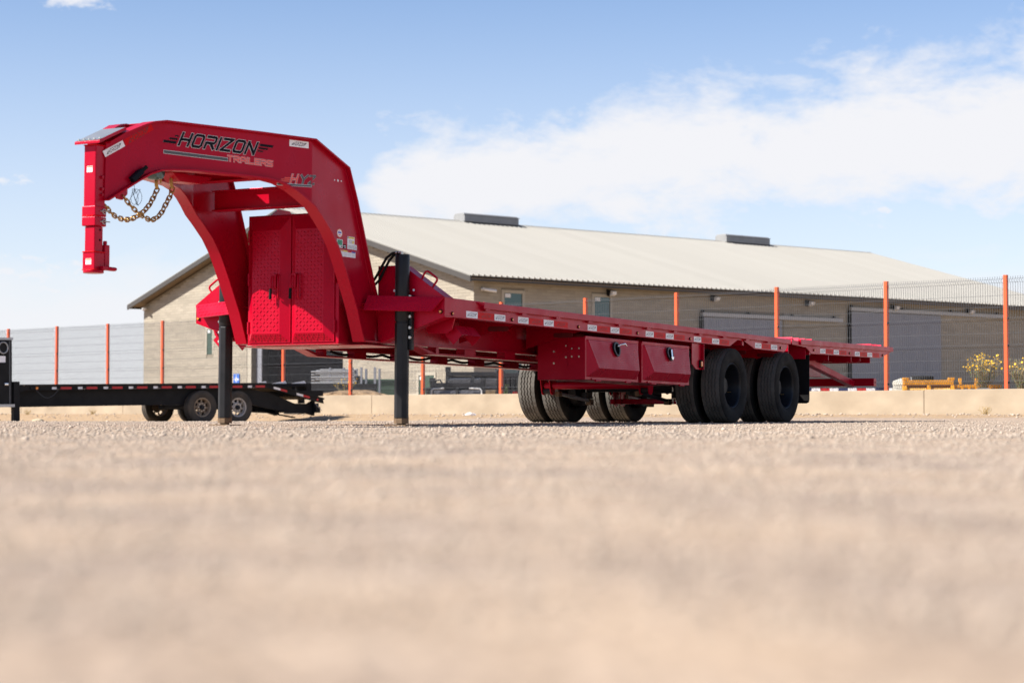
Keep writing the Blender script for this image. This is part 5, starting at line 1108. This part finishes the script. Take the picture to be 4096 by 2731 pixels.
mb = MB(); mb.tube([(-4.78, .06, .18), (-4.95, .06, .10), (-5.04, .06, .10), (-5.08, .06, .17), (-5.05, .06, .22)], .02, 8); mb.build('drop_hook', 'black_steel', K, smooth=50); mb = MB(); mb.cyl((-4.95, .0, .08), (-4.72, .0, .08), .06, 10); mb.build('crank_box', 'black_steel', K)
mb = MB(); mb.cyl((-4.72, -.03, .91), (-4.64, -.03, .91), .03, 10); mb.build('crank_stub', 'chrome', K)

# ================================================================ things standing in the yard, just behind the fence
YZ = .47
# rack of steel posts with a bundle of grey tubes on it
rk = thing('stake_rack', 'dark steel stake rack behind the fence holding a bundle of grey tubes', 'rack', (-4.45, 53.0, YZ), R(-8))
for x in (-.40, -.03, .20, .45, .82):
    mb = MB(); mb.box((x - .028, -.03, .0), (x + .028, .03, .84 + .01 * (x > .3))); mb.build('stake', 'door_grey', rk)
    mb = MB(); mb.box((x - .028, .55, .0), (x + .028, .61, .82)); mb.build('stake', 'door_grey', rk)
mb = MB(); mb.box((-.95, -.06, .24), (.88, .0, .40)); mb.build('rack_beam', 'black_steel', rk); mb = MB(); mb.box((-.96, -.075, .03), (.88, -.061, .41)); mb.build('side_panel', 'black_paint', rk)
for k in range(15):
    r3, c3 = k // 2, k % 2
    tb = thing('steel_tube', 'long grey steel tube in the bundle lying on the stake rack', 'tube', (-4.74 + .07 * ((k * 7) % 3), 53.02 + .075 * c3, YZ + .43 + .050 * r3 + .025 * c3), R(-8), 'grey tubes on the stake rack')
    mb = MB(); ln_ = .62 - .05 * (k % 3); mb.lathe([(.022, -ln_), (.0255, -ln_), (.0255, ln_ * .9), (.022, ln_ * .9), (.022, -ln_)], (0, 0, 0), 'X', 14); mb.build('tube_body', 'pipe_grey', tb, smooth=50)
    mb = MB(); mb.lathe([(.0, -ln_ + .02), (.0215, -ln_ + .02)], (0, 0, 0), 'X', 12); mb.build('bore', 'dark_inside', tb)
fb = thing('pipe_fittings', 'heap of black pipe fittings at the right end of the grey tubes', 'fittings', (-4.02, 53.1, YZ + .41))
for k in range(7):
    mb = MB(); x, z = -.12 + .055 * (k % 4), .06 + .10 * (k // 4); mb.lathe([(.03, -.05), (.055, -.05), (.055, .05), (.03, .05), (.03, -.05)], (x, .06 * (k % 2), z), 'Y', 12); mb.build('fitting', 'black_steel', fb)
bn = thing('storage_bin', 'dark green storage bin behind the stake rack', 'bin', (-3.55, 54.2, YZ), R(5)); mb = MB(); mb.hexa([(-.55, -.3, 0), (.35, -.3, 0), (.35, .3, 0), (-.55, .3, 0), (-.60, -.34, .50), (.40, -.34, .50), (.40, .34, .50), (-.60, .34, .50)]); mb.build('tub', 'bin_green', bn, bevel=.03); mb = MB(); mb.box((-.63, -.37, .501), (.43, .37, .55)); mb.build('lid', 'bin_green', bn, bevel=.015)
# roller attachments
def roller(name, label, loc, rz_, ln, r0, frame_m, roll_m, studs=True, cat='roller', white=False):
    t_ = thing(name, label, cat, loc, rz_)
    mb = MB(); mb.box((-ln - .10, -.06, r0 * 2 + .04), (ln + .10, .10, r0 * 2 + .14)); mb.build('top_beam', frame_m, t_, bevel=.01)
    for x in (-ln - .10, -.03, ln + .04):
        mb = MB(); mb.prism([(-.10, 0), (.10, 0), (.14, r0), (.10, r0 * 2 + .039), (-.07, r0 * 2 + .039), (-.13, r0)], lambda a, b: (x, a, b), lambda a, b: (x + .06, a, b)); mb.build('side_plate', frame_m, t_)
    hl = .19 if frame_m == 'yellow_paint' else .26
    for x in (-ln - .08, ln + .02):
        mb = MB(); mb.box((x - .03, -.05, r0 * 2 + .141), (x + .10, .07, r0 * 2 + hl)); mb.build('hitch_lug', frame_m, t_, bevel=.01)
    for a, b in ((-ln - .035, -.04), (.04, ln + .03)):
        mb = MB(); mb.cyl((a, 0, r0), (b, 0, r0), r0 - .02, 24); rl = mb.build('drum', roll_m, t_, smooth=40)
        if studs:
            mb = MB(); nx = int((b - a) / .035)
            for i in range(nx):
                for j in range(16):
                    aa = 2 * math.pi * (j + .5 * (i % 2)) / 16; x = a + (i + .5) * (b - a) / nx; c = Vector((x, (r0 - .02) * math.cos(aa), r0 + (r0 - .02) * math.sin(aa))); n = Vector((0, math.cos(aa), math.sin(aa))); u = Vector((1, 0, 0)); v = n.cross(u)
                    mb.add([c - u * .011 - v * .011, c + u * .011 - v * .011, c + u * .011 + v * .011, c - u * .011 + v * .011, c + n * .018], [(0, 1, 4), (1, 2, 4), (2, 3, 4), (3, 0, 4)])
            stuff(mb.build('studs', 'stud_steel' if frame_m == 'black_steel' else roll_m, rl, recalc=False))
    mb = MB(); mb.box((-ln - .039, .115, .01), (ln + .039, .15, r0 * 2 + .038)); mb.build('rear_shield', frame_m, t_)
    if white:
        for x in (-ln - .05, ln + .03):
            mb = MB(); mb.tube([(x, -.16, .0), (x, -.17, r0 * 2 - .04), (x + (.05 if x < 0 else -.05), -.17, r0 * 2), (x + (.30 if x < 0 else -.30), -.15, r0 * 2 + .01)], .022, 8); mb.build('guard_rail', 'white_plastic', t_, smooth=50)
    return t_
roller('roller_attachment', 'black roller attachment with smooth grey drums and white end guards, nearest the wall', (-1.30, 47.6, YZ - .02), R(-3), .56, .115, 'black_steel', 'roller_grey', studs=False, white=True)
roller('roller_attachment', 'black roller attachment with shiny studded drums, behind the smooth one', (-.95, 48.3, YZ + .19), R(-4), .56, .15, 'black_steel', 'black_steel')
mb = MB(); mb.box((-.55, -.15, 0), (.55, .15, .19)); o = tag(mb.build('timber_support', 'timber', bevel=.01), 'timber block propping up the studded roller attachment', 'timber'); o.location = (-.93, 48.3, YZ)
# bristly black implement with green and grey fittings
im = thing('brush_attachment', 'black upright implement frame with tines and red lamps right of the rollers', 'implement', (.02, 48.2, YZ), R(-2))
mb = MB(); mb.box((-.42, -.08, .0), (.55, .12, .16)); mb.build('base_frame', 'black_steel', im, bevel=.01); mb = MB(); mb.box((-.44, -.06, .50), (.55, .12, .60)); mb.build('top_frame', 'black_steel', im, bevel=.01)
for k in range(8):
    mb = MB(); x = -.38 + k * .115; mb.hexa([(x, -.05, .161), (x + .07, -.05, .161), (x + .07, .05, .161), (x, .05, .161), (x + .01, -.09, .499), (x + .055, -.09, .499), (x + .055, .06, .499), (x + .01, .06, .499)]); mb.build('tine', 'black_steel', im)
mb = MB(); mb.box((-.42, .125, .0), (.55, .16, .499)); mb.build('rear_plate', 'black_steel', im)
for x in (.0, .42): mb = MB(); mb.box((x, -.095, .09), (x + .12, -.081, .15)); mb.build('tail_lamp', 'lamp_red', im)
for x in (.26, .32): mb = MB(); mb.box((x, -.11, .40), (x + .05, -.091, .52)); mb.build('spring_clip', 'galvanised', im)
mb = MB(); mb.tube([(-.40, .0, .601), (-.36, -.02, .68), (-.28, -.02, .70), (-.22, 0, .601)], .045, 8); mb.build('hitch_hook', 'black_steel', im, smooth=50)
gc = thing('gas_bottle', 'bright green bottle standing behind the left rear wheels', 'bottle', (.33, 48.0, YZ)); mb = MB(); mb.lathe([(0, 0), (.075, 0), (.08, .02), (.08, .32), (.05, .38), (.03, .40), (.03, .44), (0, .44)], n=16, axis='Z'); mb.build('bottle_body', 'machine_green', gc, smooth=50); mb = MB(); mb.lathe([(.032, .40), (.045, .41), (.045, .46), (0, .47)], n=12, axis='Z'); mb.build('cap', 'machine_green', gc, smooth=50)
pt = thing('plant_pots', 'row of three dark pots beside the small gable window', 'pot', (-2.02, 49.4, YZ))
for k in range(3): mb = MB(); mb.lathe([(0, 0), (.10, 0), (.13, .26 + .03 * k), (.12, .26 + .03 * k), (.10, .2), (0, .2)], (.0 + .19 * k, 0, 0), 'Z', 14); mb.build('pot', 'black_steel', pt, smooth=50)
for i, (px_, py_, hh, ww, lab) in enumerate(((-.30, 49.6, .50, .95, 'tall dark machine frame standing close behind the studded roller'), (-1.75, 49.2, .36, .50, 'low dark machine part left of the studded roller'), (.30, 49.0, .62, .55, 'tall dark implement frame behind the green bottle'))):
    t_ = thing('machine_frame', lab, 'implement', (px_, py_, YZ), R(-3), 'dark implements behind the fence')
    for x in (-ww / 2, ww / 2 - .07): mb = MB(); mb.box((x, -.1, 0), (x + .07, .1, hh)); mb.build('upright', 'black_steel', t_, bevel=.008)
    for z in (.06, hh * .45, hh - .09): mb = MB(); mb.box((-ww / 2 + .0705, -.08, z), (ww / 2 - .0705, .08, z + .085)); mb.build('rail', 'black_steel', t_, bevel=.008)
    for k in range(5): mb = MB(); x = -ww / 2 + .10 + k * (ww - .24) / 4; mb.cyl((x + .02, -.10, hh * .72), (x + .02, .02, hh * .72), .045, 12); mb.build('roller_wheel', 'roller_grey' if k % 2 else 'black_steel', t_, smooth=40)
    mb = MB(); mb.tube([(-ww * .3, -.02, hh + .0005), (-ww * .25, -.03, hh + .07), (-ww * .05, -.03, hh + .09), (ww * .05, -.02, hh + .0005)], .022, 8); mb.build('hose', 'black_steel', t_, smooth=50)
# right-hand side: sack, tyre, yellow attachments, low trailer bed
sk = MB(); 
for i in range(13):
    pass
bm = bmesh.new(); bmesh.ops.create_icosphere(bm, subdivisions=4, radius=1.0)
for v in bm.verts:
    p = v.co; n = .10 * math.sin(7 * p.x + 2 * p.z) * math.cos(5 * p.y) + .07 * math.sin(11 * p.z + 4 * p.x); v.co = Vector((p.x * .52, p.y * .35, max(p.z, -.55) * .19 * (1.25 - .42 * math.tanh(3 * p.x + .9)) + .10)) * (1 + .5 * n)
for f in bm.faces: f.smooth = True
me = bpy.data.meshes.new('bulk_sack'); bm.to_mesh(me); bm.free(); me.materials.append(M['sack']); o = tag(inst('bulk_sack', me, loc=(8.12, 40.6, YZ + .02), scale=(.72, .8, .95)), 'crumpled off-white woven sack lying by the yellow attachment', 'sack')
ty = thing('spare_tyre', 'black tyre lying flat on the off-white sack', 'tyre', (8.42, 40.9, YZ + .33)); mb = MB()
mb.lathe([(.13, -.05), (.15, -.062), (.20, -.065), (.235, -.052), (.243, -.03), (.236, -.026), (.243, -.02), (.243, .02), (.236, .026), (.243, .03), (.235, .052), (.20, .065), (.15, .062), (.13, .05), (.125, 0), (.13, -.05)], n=40, axis='Z'); mb.build('carcass', 'tyre_rubber', ty, smooth=35)
mb = MB(); mb.box((-.24, -.085, -.03), (-.21, -.02, .035)); mb.build('sidewall_tag', 'white_plastic', ty)
roller('ripper_attachment', 'yellow roller attachment low behind the wall, left of the flowers', (8.34, 39.9, YZ - .02), R(-2), .40, .085, 'yellow_paint', 'yellow_roller', cat='attachment')
yb = thing('plough_attachment', 'yellow toothed attachment half hidden by the yellow flowers', 'attachment', (9.05, 39.9, YZ))
mb = MB(); mb.box((-.22, -.05, .13), (.75, .08, .20)); mb.build('tool_bar', 'yellow_paint', yb, bevel=.01)
for k in range(7): mb = MB(); x = -.20 + k * .14; mb.prism([(-.05, .205), (.06, .205), (.05, .05), (-.08, .0), (-.06, .06)], lambda a, b: (x, a, b), lambda a, b: (x + .04, a, b)); mb.build('tooth', 'yellow_paint', yb)
for k in range(2): mb = MB(); x = -.10 + k * .33; mb.prism([(-.06, .2055), (.06, .2055), (.02, .33), (-.03, .33)], lambda a, b: (x, a, b), lambda a, b: (x + .05, a, b)); mb.build('hitch_plate', 'yellow_paint', yb)
gl = thing('gutter_offcut', 'grey metal offcut lying in front of the yellow flowers', 'metal sheet', (9.28, 39.2, YZ + .02), R(10)); mb = MB(); mb.hexa([(-.14, -.06, .03), (.13, -.06, .03), (.15, .08, .09), (-.10, .08, .09), (-.14, -.06, .05), (.13, -.06, .05), (.16, .08, .105), (-.09, .08, .105)]); mb.build('sheet', 'galvanised', gl)
lb = thing('low_trailer_bed', 'dark trailer bed edge with red white and blue tape behind the underride bar', 'trailer', (6.0, 41.0, YZ - .06), R(-4))
mb = MB(); mb.box((-.6, 0, .0), (1.85, 1.2, .215)); mb.build('bed', 'black_steel', lb)
for k in range(13):
    mb = MB(); x = -.58 + k * .186; mb.box((x, -.004, .145), (x + .18, -.0005, .205)); mb.build('tape', ['label_white', 'tape_red', 'label_white', 'tape_blue'][k % 4], lb)
# earth heaped on the wall, crate at its foot, rocks, litter
def lump(name, label, cat, loc, sx, sy, sz, m, seed, kind=None, rough=.22):
    bm = bmesh.new(); bmesh.ops.create_icosphere(bm, subdivisions=4, radius=1.0); rr = random.Random(seed); ph = [rr.uniform(0, 6) for _ in range(6)]
    for v in bm.verts:
        p = v.co.copy(); n = sum(math.sin(p.x * f + ph[i]) * math.cos(p.y * f * 1.3 + ph[-i]) * math.sin(p.z * f + i) / (1 + i) for i, f in enumerate((2.3, 4.1, 7.7, 13.0)))
        v.co = Vector((p.x * sx, p.y * sy, max(p.z, -.25) * sz)) * (1 + rough * n)
    me = bpy.data.meshes.new(name); bm.to_mesh(me); bm.free(); me.materials.append(M[m]); o = inst(name, me, loc=loc); return tag(o, label, cat)
q = fpos(5.75, .62); lump('earth_mound', 'heap of loose tan earth spilling over the wall by the black trailer tail', 'earth', (q[0], q[1], WTOP - .05), .95, .36, .17, 'earth', 3)
lump('pale_rock', 'flat pale yellow rock on the ground at the far left', 'rock', (-6.05, 25.4, ground_full(np.array([-6.05]), np.array([25.4]))[0]), 0.085, .07, .04, 'rock', 5, rough=.1)
q = fpos(8.2, -1.5); lump('white_litter', 'scrap of white litter on the earth below the wall', 'litter', (q[0], q[1], ground_z(q[0], q[1]) + .010), .11, .05, .035, 'label_white', 8, rough=.5)
q = fpos(5.35, -.55); cr = thing('hollow_block', 'black open-ended box at the foot of the wall behind the black trailer', 'box', (q[0] + .12, q[1], ground_z(q[0], q[1]) + .01), ANG + .4)
for a, b in (((-.22, -.14, 0), (.22, .14, .02)), ((-.22, -.14, .20), (.22, .14, .22)), ((-.22, -.14, .0205), (-.17, .14, .1995)), ((.17, -.14, .0205), (.22, .14, .1995))): mb = MB(); mb.box(a, b); mb.build('side', 'black_steel', cr)
mb = MB(); mb.box((-.169, .10, .0205), (.169, .139, .1995)); mb.build('back', 'dark_inside', cr)
# rubble and dry weeds along the foot of the wall
n = 1500; kk = RNG.uniform(-1.0, 14.5, n); off = -.2 - np.abs(RNG.normal(0, 1.6, n)); px_ = FP0[0] + FD[0] * kk - FN[0] * off; py_ = FP0[1] + FD[1] * kk - FN[1] * off
ok = py_ > 27; scatter('rubble', px_[ok], py_[ok], (.012 + .03 * RNG.random(n) ** 3)[ok], 'stone')
def tuft(name, label, cat, loc, n_, h, spread, leafm, flowers=0, leaves=0, group=None):
    t_ = thing(name, label, cat, loc, 0, group); mb = MB(); tips = []
    for i in range(n_):
        a = random.uniform(0, 6.28); r_ = spread * math.sqrt(random.random()); hh = h * random.uniform(.55, 1.0); p = Vector((random.uniform(-.05, .05), random.uniform(-.05, .05), 0)); e = Vector((math.cos(a) * r_, math.sin(a) * r_ * .6, hh)); mid = p.lerp(e, .5) + Vector((random.uniform(-.04, .04), 0, .05 * h))
        mb.tube([p, mid, e], [.006, .0045, .003], 4); tips.append(e)
        for _ in range(2 if flowers else 0):
            e2 = mid.lerp(e, random.uniform(.2, .8)) + Vector((random.uniform(-.12, .12), random.uniform(-.08, .08), random.uniform(.05, .16))); mb.tube([mid.lerp(e, .3), e2], .0028, 3); tips.append(e2)
    stuff(mb.build('stems', leafm, t_, recalc=False))
    if flowers:
        mb = MB()
        for i in range(flowers):
            c = random.choice(tips) + Vector((random.uniform(-.02, .02), random.uniform(-.02, .02), random.uniform(-.01, .02))); r_ = random.uniform(.011, .025); ax = Vector((random.uniform(-1, 1), random.uniform(-1.4, .2), random.uniform(.2, 1))).normalized(); u = ax.orthogonal().normalized(); v = ax.cross(u)
            mb.add([c - ax * r_ * .5] + [c + (u * math.cos(2 * math.pi * k / 6) + v * math.sin(2 * math.pi * k / 6)) * r_ for k in range(6)] + [c + ax * r_ * .25], [(0, 1 + k, 1 + (k + 1) % 6) for k in range(6)] + [(7, 1 + (k + 1) % 6, 1 + k) for k in range(6)])
        stuff(mb.build('flowers', 'flower', t_, recalc=False))
    if leaves:
        mb = MB()
        for i in range(leaves):
            e = random.choice(tips); c = e * random.uniform(.2, .95); a = Vector((random.uniform(-1, 1), random.uniform(-1, 1), random.uniform(-.2, .8))).normalized() * random.uniform(.03, .06); w2 = a.orthogonal().normalized() * .008; mb.add([c, c + a * .5 + w2, c + a, c + a * .5 - w2], [(0, 1, 2, 3)])
        stuff(mb.build('leaves', 'green_leaf' if leafm == 'green_leaf' or i % 2 else 'dry_stem', t_, recalc=False))
    return t_
tuft('flower_bush', 'largest bush of yellow flowers behind the wall, left of the rightmost orange post', 'bush', (9.38, 39.6, YZ), 64, .80, .42, 'dry_stem', 135, 420, 'yellow flower bushes behind the fence')
tuft('flower_bush', 'thinner bush of yellow flowers at the right edge of the photo', 'bush', (10.10, 39.5, YZ), 52, .76, .34, 'dry_stem', 36, 320, 'yellow flower bushes behind the fence')
tuft('flower_bush', 'sparse plant with a few orange flowers beside the stake rack', 'bush', (-4.25, 51.0, YZ), 12, .50, .42, 'dry_stem', 16, 30, 'yellow flower bushes behind the fence')
q = fpos(7.95, .3); tuft('green_weed', 'small green weed growing on top of the wall beside an orange post', 'weed', (q[0], q[1], YZ), 9, .30, .10, 'green_leaf', 0, 40)
wl = ['dry weed at the wall foot left of the black trailer wheels', 'dry weed under the front of the black trailer', 'dry weed below the wall right of the near jack', 'dry weed below the wall between the red trailer wheels', 'dry weed at the wall foot at the right edge']
for (kx_, dd_), lab in zip(((2.0, .5), (.9, .8), (8.9, .4), (10.3, .5), (12.9, .35)), wl):
    q = fpos(kx_, -dd_); tuft('dry_weed', lab, 'weed', (q[0], q[1], ground_z(q[0], q[1])), 16, .16, .14, 'dry_grass', group='dry weeds along the wall')
